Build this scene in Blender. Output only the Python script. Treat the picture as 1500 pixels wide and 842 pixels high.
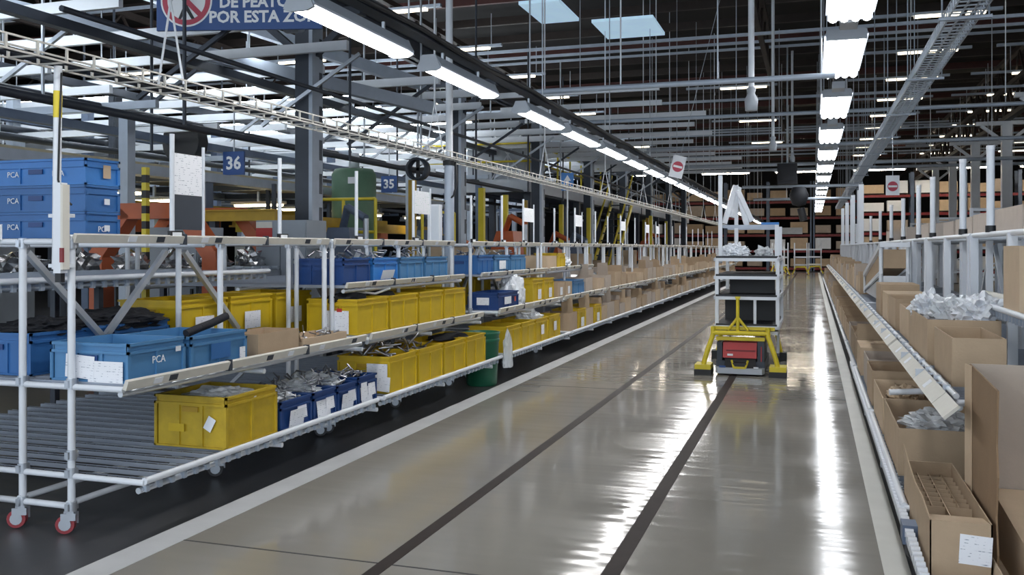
import bpy, bmesh, math, random
from mathutils import Vector, Matrix, noise
for o in list(bpy.data.objects): bpy.data.objects.remove(o)
S = bpy.context.scene; C = S.collection
R = math.radians
# ------------------------------------------------------------------ camera
cam = bpy.data.objects.new('camera', bpy.data.cameras.new('camera')); C.objects.link(cam)
cam.location = (0, 0, 1.6); cam.rotation_euler = (R(90), 0, R(18.2416))
cam.data.sensor_width = 36.0; cam.data.lens = 36.0*1335/1500
cam.data.shift_x = 0.0; cam.data.shift_y = -(421-363)/1500.0
cam.data.clip_end = 300
S.camera = cam
# ------------------------------------------------------------------ world, light and exposure
W = bpy.data.worlds.new('world'); S.world = W; W.use_nodes = True
bg = W.node_tree.nodes['Background']; bg.inputs[0].default_value = (0.80, 0.90, 1.0, 1); bg.inputs[1].default_value = 1.55
S.view_settings.view_transform = 'Standard'; S.view_settings.look = 'None'
S.view_settings.gamma = 1.0; S.view_settings.exposure = 0.68; S.view_settings.use_curve_mapping = False
E_ROW, E_ROW2, E_ROOF, E_DECK, E_BARE = 19.0, 6.0, 3.2, 10.0, 18.0
# ------------------------------------------------------------------ materials (all procedural)
MATS = {}
def mat(name, col, rough=.5, metal=0., var=.12, scale=6., bump=0., bscale=40., emit=None, estr=0., alpha=1., trans=0., coat=0., stretch=(1,1,1), spec=.5):
    if name in MATS: return MATS[name]
    m = bpy.data.materials.new(name); m.use_nodes = True; nt = m.node_tree; N = nt.nodes; L = nt.links
    b = N['Principled BSDF']; b.inputs['Roughness'].default_value = rough; b.inputs['Metallic'].default_value = metal
    b.inputs['Coat Weight'].default_value = coat; b.inputs['Specular IOR Level'].default_value = spec
    tc = N.new('ShaderNodeTexCoord'); mp = N.new('ShaderNodeMapping'); mp.inputs['Scale'].default_value = stretch
    L.new(tc.outputs['Object'], mp.inputs['Vector'])
    if var > 0:
        n = N.new('ShaderNodeTexNoise'); n.inputs['Scale'].default_value = scale; n.inputs['Detail'].default_value = 5
        L.new(mp.outputs[0], n.inputs['Vector'])
        r = N.new('ShaderNodeMix'); r.data_type = 'RGBA'
        r.inputs['A'].default_value = tuple(c*(1-var) for c in col)+(1,); r.inputs['B'].default_value = tuple(min(1, c*(1+var)) for c in col)+(1,)
        L.new(n.outputs['Fac'], r.inputs['Factor']); L.new(r.outputs['Result'], b.inputs['Base Color'])
    else: b.inputs['Base Color'].default_value = tuple(col)+(1,)
    if bump > 0:
        n2 = N.new('ShaderNodeTexNoise'); n2.inputs['Scale'].default_value = bscale; n2.inputs['Detail'].default_value = 4
        L.new(mp.outputs[0], n2.inputs['Vector'])
        bp = N.new('ShaderNodeBump'); bp.inputs['Strength'].default_value = bump; bp.inputs['Distance'].default_value = .01
        L.new(n2.outputs['Fac'], bp.inputs['Height']); L.new(bp.outputs[0], b.inputs['Normal'])
    if emit: b.inputs['Emission Color'].default_value = tuple(emit)+(1,); b.inputs['Emission Strength'].default_value = estr
    b.inputs['Alpha'].default_value = alpha; b.inputs['Transmission Weight'].default_value = trans
    MATS[name] = m; return m
def paper_mat(name, ink, n=22.0, thr=.755, axis='Z'):
    """white paper with flat printed lines of unreadable small type"""
    m = bpy.data.materials.new(name); m.use_nodes = True; nt = m.node_tree; N = nt.nodes; L = nt.links
    b = N['Principled BSDF']; b.inputs['Roughness'].default_value = .7
    tc = N.new('ShaderNodeTexCoord'); w = N.new('ShaderNodeTexWave'); w.bands_direction = axis; w.inputs['Scale'].default_value = n; w.inputs['Distortion'].default_value = 0
    no = N.new('ShaderNodeTexNoise'); no.inputs['Scale'].default_value = 38; L.new(tc.outputs['Object'], w.inputs['Vector']); L.new(tc.outputs['Object'], no.inputs['Vector'])
    mu = N.new('ShaderNodeMath'); mu.operation = 'MULTIPLY'; L.new(w.outputs['Fac'], mu.inputs[0]); L.new(no.outputs['Fac'], mu.inputs[1])
    cr = N.new('ShaderNodeValToRGB'); cr.color_ramp.elements[0].position = thr*.7; cr.color_ramp.elements[1].position = thr*.8
    cr.color_ramp.elements[0].color = (.86, .88, .93, 1); cr.color_ramp.elements[1].color = tuple(ink)+(1,)
    L.new(mu.outputs[0], cr.inputs[0]); L.new(cr.outputs[0], b.inputs['Base Color'])
    MATS[name] = m; return m
WHT = mat('white pipe coating', (.72, .76, .82), .35, var=.06)
ALU = mat('brushed aluminium', (.62, .66, .71), .35, .6, var=.1)
STEEL = mat('galvanised steel', (.50, .54, .60), .4, .7, var=.15)
DKST = mat('dark painted steel', (.045, .055, .075), .5, .2, var=.2)
BLUEST = mat('slate blue steel', (.12, .16, .24), .5, .2, var=.2)
LTST = mat('pale grey steel', (.42, .48, .57), .5, .2, var=.15)
TRK = mat('grey roller track', (.30, .335, .40), .4, .3, var=.2)
TRKD = mat('dark rollers', (.03, .033, .042), .45, .1, var=.2)
CREAM = mat('cream label channel', (.66, .64, .58), .5, var=.08, scale=14)
BLK = mat('black plastic', (.012, .013, .016), .5, var=.2)
BLKM = mat('black rubber mat', (.018, .02, .026), .55, var=.3, scale=20)
YEL = mat('yellow crate plastic', (.62, .43, .015), .45, var=.16, scale=9, bump=.1)
YELD = mat('worn yellow crate plastic', (.52, .36, .02), .5, var=.28, scale=12, bump=.15)
YELP = mat('yellow safety paint', (.70, .56, .03), .45, var=.12)
BLU = mat('light blue crate plastic', (.075, .225, .44), .45, var=.12, scale=8, bump=.08)
BLU2 = mat('blue crate plastic', (.030, .14, .385), .45, var=.14, scale=8, bump=.08)
BLU3 = mat('bright blue crate plastic', (.035, .20, .56), .42, var=.12, scale=8, bump=.08)
BLUD = mat('dark blue crate plastic', (.012, .055, .21), .45, var=.2, scale=8, bump=.08)
SIGNB = mat('blue sign panel', (.02, .075, .26), .4, var=.08)
CARD = mat('cardboard', (.45, .335, .225), .85, var=.12, scale=7, bump=.12, bscale=60)
CARD2 = mat('grey cardboard', (.47, .40, .34), .85, var=.12, scale=7, bump=.12, bscale=60)
CARD3 = mat('pale cardboard', (.55, .42, .29), .85, var=.12, scale=7, bump=.12, bscale=60)
CARDD = mat('dark cardboard', (.27, .175, .10), .85, var=.16, scale=7, bump=.12, bscale=60)
TAPE = mat('brown parcel tape', (.42, .27, .13), .3, var=.1)
PAPER = paper_mat('printed paper', (.30, .34, .42))
PAPERG = paper_mat('green printed paper', (.40, .62, .52), 16, .76)
WHITE = mat('white board', (.82, .85, .90), .5, var=.03)
RED = mat('red paint', (.48, .03, .03), .4, var=.15)
REDB = mat('dark red rack beam', (.22, .025, .03), .5, var=.2)
ORG = mat('orange red machine paint', (.46, .10, .03), .45, var=.2)
GRN = mat('green bin plastic', (.010, .11, .058), .4, var=.15)
GRNT = mat('dull green tank paint', (.10, .20, .13), .5, var=.2)
BRN = mat('brown roof steel', (.030, .021, .018), .6, .1, var=.3)
BRN2 = mat('reddish roof steel', (.070, .022, .020), .6, .1, var=.3)
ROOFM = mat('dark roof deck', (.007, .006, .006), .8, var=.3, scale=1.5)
WALLM = mat('dark hall wall', (.02, .02, .023), .8, var=.3, scale=.6)  # near-black tone shared by the hall walls
PLAS = mat('clear plastic film', (.80, .84, .88), .18, var=.1, bump=.5, bscale=14, alpha=.62)
PLASW = mat('white plastic film', (.82, .85, .90), .25, var=.1, bump=.5, bscale=14, alpha=.9)
CAST = mat('bright cast metal', (.42, .43, .45), .25, .9, var=.5, scale=14)
CLOTH = mat('black fabric', (.012, .013, .018), .8, var=.3, bump=.4, bscale=60)
METP = mat('metal parts', (.36, .37, .40), .3, .9, var=.4, scale=30)
GREYB = mat('grey cabinet paint', (.30, .34, .39), .5, var=.1)
GREYL = mat('light grey cabinet paint', (.46, .50, .56), .5, var=.1)
MUS = mat('mustard machine paint', (.45, .28, .02), .5, var=.25)
WHEEL = mat('grey caster tyre', (.05, .05, .055), .5, var=.2)
WHEELR = mat('red caster hub', (.30, .04, .05), .4, var=.2)
LMP = mat('tube light row', (.9, .9, .9), .4, var=0, emit=(1, .985, .97), estr=E_ROW)
LMP2 = mat('tube light right row', (.9, .9, .9), .4, var=0, emit=(.96, .98, 1), estr=E_ROW2)
LMPW = mat('warm roof tube', (.9, .85, .7), .4, var=0, emit=(1, .86, .62), estr=E_ROOF)
LMPA = mat('assembly line lamp', (.9, .85, .6), .4, var=0, emit=(1, .88, .55), estr=E_DECK)
LMPR = mat('added rack fill tube', (.9, .85, .7), .4, var=0, emit=(1, .88, .70), estr=34.0)  # glow of the strips added for the far racking
LMPB = mat('added fill tube', (.9, .9, .9), .4, var=0, emit=(.88, .95, 1), estr=E_BARE)  # glow of the tubes added among the white beams
SKYL = mat('pale skylight sheet', (.5, .7, .85), .5, var=.25, scale=1.5, emit=(.50, .72, .92), estr=.35)
ORD = 'first second third fourth fifth sixth seventh eighth ninth tenth eleventh twelfth thirteenth fourteenth fifteenth sixteenth seventeenth eighteenth nineteenth twentieth'.split()
TENS = {2: 'twenty', 3: 'thirty', 4: 'forty', 5: 'fifty', 6: 'sixty', 7: 'seventy'}; TENTH = {3: 'thirtieth', 4: 'fortieth', 5: 'fiftieth', 6: 'sixtieth', 7: 'seventieth'}
def nth(i):
    i += 1
    if i <= 20: return ORD[i-1]
    return TENTH[i//10] if i % 10 == 0 else TENS[i//10]+'-'+ORD[i % 10-1]
# ------------------------------------------------------------------ mesh helpers
class MB:
    def __init__(s): s.v = []; s.f = []; s.sm = []
    def _add(s, vs, fs, sm=False):
        o = len(s.v); s.v += [tuple(v) for v in vs]; s.f += [tuple(i+o for i in f) for f in fs]; s.sm += [sm]*len(fs); return s
    def box(s, x0, x1, y0, y1, z0, z1):
        return s._add([(x0,y0,z0),(x1,y0,z0),(x1,y1,z0),(x0,y1,z0),(x0,y0,z1),(x1,y0,z1),(x1,y1,z1),(x0,y1,z1)],
                      [(0,3,2,1),(4,5,6,7),(0,1,5,4),(1,2,6,5),(2,3,7,6),(3,0,4,7)])
    def obox(s, c, size, M=None):
        a, b, d = [q/2 for q in size]; P = [(-a,-b,-d),(a,-b,-d),(a,b,-d),(-a,b,-d),(-a,-b,d),(a,-b,d),(a,b,d),(-a,b,d)]
        if M is not None: P = [M @ Vector(p) for p in P]
        return s._add([(p[0]+c[0], p[1]+c[1], p[2]+c[2]) for p in P], [(0,3,2,1),(4,5,6,7),(0,1,5,4),(1,2,6,5),(2,3,7,6),(3,0,4,7)])
    def bar(s, p0, p1, w, h):
        """square bar between two points"""
        p0 = Vector(p0); p1 = Vector(p1); d = (p1-p0); L = d.length; d.normalize()
        q = d.to_track_quat('X', 'Z').to_matrix()
        return s.obox((p0+p1)/2, (L, w, h), q)
    def cyl(s, p0, p1, r, n=8, r1=None):
        p0 = Vector(p0); p1 = Vector(p1); d = (p1-p0).normalized(); r1 = r if r1 is None else r1
        a = Vector((0,0,1)) if abs(d.z) < .9 else Vector((1,0,0)); u = d.cross(a).normalized(); w = d.cross(u)
        vs = []
        for p, q in ((p0, r), (p1, r1)):
            for i in range(n):
                t = 2*math.pi*i/n; vs.append(p+u*math.cos(t)*q+w*math.sin(t)*q)
        fs = [(i, (i+1) % n, n+(i+1) % n, n+i) for i in range(n)]
        s._add(vs, fs, True); s._add(vs[:n], [tuple(range(n))[::-1]]); s._add(vs[n:], [tuple(range(n))]); return s
    def tube(s, pts, r, n=8):
        for a, b in zip(pts, pts[1:]): s.cyl(a, b, r, n)
        return s
    def lathe(s, prof, n=16, c=(0,0,0)):
        vs = []; m = len(prof)
        for i in range(n):
            t = 2*math.pi*i/n
            for r, z in prof: vs.append((c[0]+r*math.cos(t), c[1]+r*math.sin(t), c[2]+z))
        fs = [(i*m+j, ((i+1) % n)*m+j, ((i+1) % n)*m+j+1, i*m+j+1) for i in range(n) for j in range(m-1)]
        return s._add(vs, fs, True)
    def prism(s, poly, axis, a, b):
        n = len(poly); f = {'x': lambda p, q: (q, p[0], p[1]), 'y': lambda p, q: (p[0], q, p[1]), 'z': lambda p, q: (p[0], p[1], q)}[axis]
        vs = [f(p, a) for p in poly]+[f(p, b) for p in poly]
        return s._add(vs, [tuple(range(n))[::-1], tuple(range(n, 2*n))]+[(i, (i+1) % n, n+(i+1) % n, n+i) for i in range(n)])
    def quad(s, a, b, c, d): return s._add([a, b, c, d], [(0,1,2,3)])
    def mesh(s, name, m):
        me = bpy.data.meshes.new(name); me.from_pydata(s.v, [], s.f); me.materials.append(m)
        if any(s.sm): me.polygons.foreach_set('use_smooth', s.sm)
        bm = bmesh.new(); bm.from_mesh(me); bmesh.ops.recalc_face_normals(bm, faces=bm.faces); bm.to_mesh(me); bm.free()
        return me
CACHE = {}
def put(name, mb, m, parent=None, loc=(0,0,0), rot=(0,0,0), key=None):
    """link ONE mesh object; mb is an MB or a function giving one; same key -> shared mesh data"""
    k = (key, m.name) if key is not None else None
    if k is not None and k in CACHE: me = CACHE[k]
    else:
        me = (mb() if callable(mb) else mb).mesh(name, m)
        if k is not None: CACHE[k] = me
    o = bpy.data.objects.new(name, me); C.objects.link(o); o.location = loc; o.rotation_euler = rot
    if parent is not None: o.parent = parent
    return o
def tag(o, label, cat, group=None, kind=None):
    o['label'] = label; o['category'] = cat
    if group: o['group'] = group
    if kind: o['kind'] = kind
    return o
def thing(name, label, cat, loc=(0,0,0), rz=0., group=None):
    o = bpy.data.objects.new(name, None); C.objects.link(o); o.location = loc; o.rotation_euler = (0,0,rz); o.empty_display_size = .1
    return tag(o, label, cat, group)
def struct(name, mb, m, label=None, loc=(0,0,0)):
    o = put(name, mb, m, None, loc); o['kind'] = 'structure'; o['label'] = label or name; o['category'] = name.split('_')[0]; return o
def stuff(o): o['kind'] = 'stuff'; return o
def pipe(name, p0, p1, r, m, parent, n=10, label=None):
    p0 = Vector(p0); p1 = Vector(p1); d = p1-p0; L = d.length
    o = put(name, lambda: MB().cyl((0,0,0), (0,0,L), r, n), m, parent, key=('pipe', round(L,3), r, n))
    o.location = p0; o.rotation_euler = d.to_track_quat('Z', 'Y').to_euler()
    if label: o['label'] = label
    return o
def sbar(name, p0, p1, w, h, m, parent):
    p0 = Vector(p0); p1 = Vector(p1); d = p1-p0; L = d.length
    o = put(name, lambda: MB().box(0, L, -w/2, w/2, -h/2, h/2), m, parent, key=('sbar', round(L,3), w, h))
    o.location = p0; o.rotation_euler = d.to_track_quat('X', 'Z').to_euler(); return o
def text(body, size, m, parent, loc, rot, name='lettering', bold=0.):
    k = ('text', body, size, m.name, bold)
    if k not in CACHE:
        cu = bpy.data.curves.new('t', 'FONT'); cu.body = body; cu.size = size; cu.align_x = 'CENTER'; cu.align_y = 'CENTER'; cu.extrude = .0008; cu.offset = bold; cu.resolution_u = 2
        ob = bpy.data.objects.new('t', cu); C.objects.link(ob); bpy.context.view_layer.update()
        me = bpy.data.meshes.new_from_object(ob.evaluated_get(bpy.context.evaluated_depsgraph_get())); me.materials.clear(); me.materials.append(m); me.name = name
        bpy.data.objects.remove(ob); CACHE[k] = me
    o = bpy.data.objects.new(name, CACHE[k]); C.objects.link(o); o.parent = parent; o.location = loc; o.rotation_euler = rot; return o
FX = (R(90), 0, R(90)); FY = (R(90), 0, 0)       # lettering facing +X, facing -Y
def blob(sx, sy, sz, seed, sub=3, amp=.35, freq=3., sharp=True):
    """crumpled sheet / heap resting on z=0"""
    bm = bmesh.new(); bmesh.ops.create_icosphere(bm, subdivisions=sub, radius=1.)
    mb = MB(); off = Vector((seed*7.3, seed*3.1, seed*1.7))
    for v in bm.verts:
        q = v.co.copy(); d = noise.noise(q*freq+off)
        if sharp: d = abs(d)*1.6-.4
        d += .5*noise.noise(q*freq*2.3+off)
        q *= 1+amp*d
        mb.v.append((q.x*sx, q.y*sy, max(q.z, -.35)*sz+.35*sz))
    bm.verts.index_update()
    mb.f = [tuple(x.index for x in f.verts) for f in bm.faces]; mb.sm = [False]*len(mb.f); bm.free(); return mb
def scraps(sx, sy, z0, z1, n, seed, r=.006, ln=.08):
    rn = random.Random(seed); mb = MB()
    for i in range(n):
        p = Vector((rn.uniform(-sx, sx), rn.uniform(-sy, sy), rn.uniform(z0, z1)))
        d = Vector((rn.uniform(-1,1), rn.uniform(-1,1), rn.uniform(-.5,.5))).normalized()*ln*rn.uniform(.5,1.2)
        q = p+d; q.x = max(-sx, min(sx, q.x)); q.y = max(-sy, min(sy, q.y)); q.z = max(z0, q.z)
        if (q-p).length < .01: continue
        mb.cyl(p, q, r*rn.uniform(.7,1.6), 5)
    return mb
# ------------------------------------------------------------------ the setting
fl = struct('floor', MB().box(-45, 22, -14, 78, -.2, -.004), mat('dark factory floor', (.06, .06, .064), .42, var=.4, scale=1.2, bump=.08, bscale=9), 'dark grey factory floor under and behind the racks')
def floor_paint():
    m = bpy.data.materials.new('polished aisle floor'); m.use_nodes = True; nt = m.node_tree; N = nt.nodes; L = nt.links; b = N['Principled BSDF']
    tc = N.new('ShaderNodeTexCoord'); n = N.new('ShaderNodeTexNoise'); n.inputs['Scale'].default_value = .55; n.inputs['Detail'].default_value = 6; L.new(tc.outputs['Object'], n.inputs['Vector'])
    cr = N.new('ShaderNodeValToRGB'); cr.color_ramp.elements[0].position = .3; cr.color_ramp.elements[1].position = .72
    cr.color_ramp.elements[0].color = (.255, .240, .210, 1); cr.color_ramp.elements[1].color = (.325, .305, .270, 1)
    L.new(n.outputs['Fac'], cr.inputs[0]); L.new(cr.outputs[0], b.inputs['Base Color'])
    n3 = N.new('ShaderNodeTexNoise'); n3.inputs['Scale'].default_value = 1.3; n3.inputs['Detail'].default_value = 3; n3.inputs['Roughness'].default_value = .5; L.new(tc.outputs['Object'], n3.inputs['Vector'])
    mr = N.new('ShaderNodeMapRange'); mr.inputs['From Min'].default_value = .3; mr.inputs['From Max'].default_value = .7; mr.inputs['To Min'].default_value = .06; mr.inputs['To Max'].default_value = .17; L.new(n3.outputs['Fac'], mr.inputs['Value']); L.new(mr.outputs[0], b.inputs['Roughness'])
    mp = N.new('ShaderNodeMapping'); mp.inputs['Scale'].default_value = (.35, 3.0, 1); L.new(tc.outputs['Object'], mp.inputs['Vector'])
    n2 = N.new('ShaderNodeTexNoise'); n2.inputs['Scale'].default_value = 2.4; n2.inputs['Detail'].default_value = 1.2; L.new(mp.outputs[0], n2.inputs['Vector'])
    bp = N.new('ShaderNodeBump'); bp.inputs['Strength'].default_value = .15; bp.inputs['Distance'].default_value = .02; L.new(n2.outputs['Fac'], bp.inputs['Height']); L.new(bp.outputs[0], b.inputs['Normal'])
    b.inputs['Specular IOR Level'].default_value = .42
    pass
    return m
AISLE = floor_paint()
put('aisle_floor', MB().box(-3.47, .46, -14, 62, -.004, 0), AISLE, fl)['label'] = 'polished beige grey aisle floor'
LINE = mat('worn white floor paint', (.55, .56, .57), .4, var=.22, scale=3, bump=.1)
put('floor_line', MB().box(-3.47, -3.27, -14, 62, 0, .002), LINE, fl)['label'] = 'white painted line along the left rack'
put('floor_line', MB().box(.335, .46, -14, 62, 0, .004), mat('pale cream floor band', (.56, .55, .50), .45, var=.15, scale=4), fl)['label'] = 'pale cream band along the right rack'
TP = mat('dark guide tape', (.028, .020, .018), .55, var=.35, scale=9, spec=.18)
put('guide_tape', MB().box(-2.095, -2.015, -14, 60, 0, .002), TP, fl)['label'] = 'dark magnetic guide tape, left one'
put('guide_tape', MB().box(-.985, -.895, -14, 60, 0, .002), TP, fl)['label'] = 'dark worn guide tape leading to the yellow tug'
JT = mat('floor joint', (.05, .05, .05), .8, var=.2)
for y in (4.18, 10.18, 16.18, 22.18, 28.18):
    put('floor_joint', MB().box(-3.27, .33, y-.006, y+.006, 0, .0015), JT, fl)
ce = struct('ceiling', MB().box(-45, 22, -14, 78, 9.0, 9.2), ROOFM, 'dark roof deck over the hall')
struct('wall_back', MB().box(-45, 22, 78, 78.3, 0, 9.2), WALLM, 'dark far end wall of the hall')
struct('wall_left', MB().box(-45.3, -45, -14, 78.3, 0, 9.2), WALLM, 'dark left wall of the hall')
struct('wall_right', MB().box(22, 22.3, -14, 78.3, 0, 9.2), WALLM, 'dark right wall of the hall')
for i in range(30):                                        # roof purlins
    y = 9+i*2.2
    put('purlin', lambda: MB().box(-40, 21, -.06, .06, 0, .22), BRN if i % 3 else BRN2, ce, (0, y, 7.9), key=('purlin',))
for i, x in enumerate((-40, -26, -17, -10, -1.2, 6, 14)):   # roof trusses running down the hall
    put('truss_chord', lambda: MB().box(-.08, .08, 0, 70, 0, .14), BRN, ce, (x, 5, 7.62), key='chord')
    put('truss_chord', lambda: MB().box(-.06, .06, 0, 70, 0, .1), BRN, ce, (x, 5, 6.7), key='chord2')
    def web():
        mb = MB()
        for k in range(45): mb.bar((0, k*1.5, .08), (0, k*1.5+.75, .95), .05, .05); mb.bar((0, k*1.5+.75, .95), (0, k*1.5+1.5, .08), .05, .05)
        return mb
    stuff(put('truss_web', web, BRN, ce, (x, 5, 6.7), key='web'))
for i in range(16):                                        # grey blue rails hung across the hall
    put('roof_rail', lambda: MB().box(-30, 20, -.03, .03, 0, .07), LTST, ce, (0, 12+i*3.1, 6.4+.5*(i % 3)), key='rrail')
for i, (x0, x1, y0) in enumerate(((-5.05, -4.3, 15.7), (-4.1, -2.9, 17.4))):
    put('roof_skylight', MB().box(x0, x1, y0, y0+1.5, 6.0, 6.06), SKYL, ce)['label'] = 'pale blue skylight sheet in the dark roof'
# ------------------------------------------------------------------ columns and overhead steel
def column(y, light, x, zt, label, group):
    t = thing('building_column', label, 'column', (x, y, 0), group=group)
    put('column_web', lambda: MB().box(-.15, .09, -.13, .13, 0, zt), DKST if not light else WHT, t, key=('cw', zt, light))
    put('column_flange', lambda: MB().box(.09, .15, -.15, .15, 0, zt), LTST if not light else WHT, t, key=('cf', zt, light))
    put('base_plate', lambda: MB().box(-.25, .25, -.25, .25, 0, .03), DKST, t, key='cbp')
    if not light: stuff(put('flange_slot', lambda: (lambda mb: [mb.box(.148, .154, .05, .13, .4+k*.5, .7+k*.5) for k in range(9)] and mb)(MB()), DKST, t, key='cslot'))
    for s in (-1, 1):
        sbar('bracket_arm', (s*.08, 0, zt-.55), (s*.75, 0, zt), .1, .1, DKST if not light else WHT, t)
    put('column_head', lambda: MB().box(-.9, .9, -.1, .1, zt, zt+.12), DKST if not light else WHT, t, key=('ch', light))
    return t
for k in range(8):
    column(11.9+5.95*k, False, -7.1, 4.98, 'slate steel building column with pale flange, %s from the camera' % nth(k), 'slate building columns')
for k in range(5):
    column(27.2+6*k, True, 6, 5.6, 'white steel column with a forked head beyond the right rack, %s from the camera' % nth(k), 'white right hand columns')
t = thing('longitudinal_girder', 'dark steel girder running above the slate columns', 'girder', (-7.1, 0, 5.10))
put('girder_web', MB().box(-.04, .04, -6, 60, 0, .36), DKST, t); put('girder_flange', MB().box(-.14, .14, -6, 60, .36, .40), DKST, t); put('girder_flange', MB().box(-.14, .14, -6, 60, -.0, .03), DKST, t)
t = thing('lattice_girder', 'dark brown lattice girder on the white right hand columns', 'girder', (6, 20, 5.72))
put('chord', MB().box(-.1, .1, 0, 42, 0, .14), BRN, t); put('chord', MB().box(-.1, .1, 0, 42, 1.0, 1.14), BRN, t)
def web2():
    mb = MB()
    for k in range(28): mb.bar((0, k*1.5, .1), (0, k*1.5+.75, 1.05), .08, .08); mb.bar((0, k*1.5+.75, 1.05), (0, k*1.5+1.5, .1), .08, .08)
    return mb
stuff(put('lattice_web', web2, BRN, t))
rn = random.Random(5)
# white cross beams over the assembly area: one bolted frame
fr = thing('overhead_beam_frame', 'white overhead beam grid above the assembly area left of the aisle', 'steel frame', (0, 0, 0))
def xbeam(x0, x1, y, z, h, m, d=.14): put('cross_beam', lambda: MB().box(0, x1-x0, -d/2, d/2, 0, h), m, fr, (x0, y, z), key=('xb', round(x1-x0, 1), h, d))
ends = [-7.6, -6.1, -6.2, -7.4, -6.0, -5.6, -6.3, -5.3, -6.4, -5.0, -6.0, -4.8, -5.6, -5.0, -6.0, -4.6, -5.2, -5.0]
for k in range(18):
    xbeam(-24, ends[k], 8.6+1.42*k, 4.38, .135, WHT, .07)
for k in range(16):
    xbeam(-24, -9.2-.4*(k % 3)+.05*k, 8.0+1.5*k, 3.90, .12, WHT, .07)
for k in range(14):
    xbeam(-26, -8.0-.6*(k % 2), 9.7+2.1*k, 3.40, .10, LTST if k % 3 == 0 else WHT, .07)
for k in range(12):
    xbeam(-6.9, -2.9+.25*(k % 3)*(-1 if k % 2 else 1), 18.2+1.9*k, 4.75, .11, WHT, .07)
for k in range(20):  # fill tubes added between the beams to light their faces
    t = thing('added_tube_light', 'added bare white tube lighting the overhead white beams, %s from the camera' % nth(k), 'light', (-11.0-1.0*(k % 3), 7.75+1.42*k, 4.62), group='added tubes among the beams')
    put('tube', lambda: MB().box(-3.2, 3.2, -.02, .02, -.02, .02), LMPB, t, key='btl')
    for s in (-2.8, 0, 2.8): put('hanger', lambda: MB().box(-.008, .008, -.008, .008, .02, .9), STEEL, t, (s, 0, 0), key='bth')
for i, (x, z) in enumerate(((-8.6, 4.24), (-9.8, 3.26), (-11.5, 4.24), (-13.0, 3.75), (-15.5, 4.24), (-18.5, 3.26))):
    put('long_beam', lambda: MB().box(-.07, .07, 0, 44, 0, .12), DKST if i % 2 == 0 else BLUEST, fr, (x, 5.5, z), key='lb')
put('beam_end_drum', lambda: MB().cyl((0,0,0), (.2,0,0), .16, 14), LTST, fr, (-6.3, 10.02, 4.46))
# vertical hangers of the grid
for k in range(16):
    for j, x in enumerate((-6.8, -9.1, -11.7, -14.5)):
        if (k*3+j) % 4 == 3: continue
        pipe('hanger_rod', (x+.3*math.sin(k*2.1+j), 8.7+2.2*k, 3.0+.4*((k+j) % 2)), (x+.3*math.sin(k*2.1+j), 8.7+2.2*k, 6.7), .022, STEEL if (k+j) % 2 else DKST, fr, 6)
for k in range(12):
    for j, x in enumerate((-7.7, -10.4)):
        y = 9+2.6*k
        sbar('diagonal_brace', (x, y, 3.4), (x+1.5, y+.2, 4.4), .05, .05, STEEL if (k+j) % 2 else DKST, fr)
for k in range(7):
    for j, x in enumerate((-8.3, -12.2)):
        put('drop_leg', lambda: MB().box(-.07, .07, -.07, .07, 0, 3.3), LTST if (k+j) % 2 == 0 else BLUEST, fr, (x, 9.5+4.3*k+.9*j, 0), key='dropleg')
# slanted grey stair-like rails above the beams
for i, (a, b) in enumerate((((-13, 9, 6.6), (-6.8, 15.5, 4.6)), ((-10.5, 9.5, 4.9), (-6.2, 14.5, 4.0)), ((-8.5, 6.2, 5.0), (-6.0, 8.6, 4.9)))):
    sbar('slanted_rail', a, b, .16, .2, LTST, fr)
# dark pipes and cables, one bundle thing each
def ypipe(x, z, y0, y1, r, m, label, cat='pipe', grp=None):
    tag(put('service_pipe', lambda: MB().cyl((0,0,0), (0,y1-y0,0), r, 8), m, None, (x, y0, z), key=('yp', y1-y0, r)), label, cat, grp)
for i, (x, z, r) in enumerate(((-7.6, 3.15, .05), (-7.9, 3.62, .035), (-8.9, 3.45, .06), (-10.3, 3.1, .05), (-12.5, 3.55, .06), (-6.4, 3.75, .03), (-14.0, 3.2, .05))):
    ypipe(x, z, 6.5, 44, r, DKST, 'dark service pipe in the overhead grid, %s listed from the aisle outwards' % nth(sorted([7.6,7.9,8.9,10.3,12.5,6.4,14.0]).index(-x)), 'pipe', 'dark pipes in the overhead grid')
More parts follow.
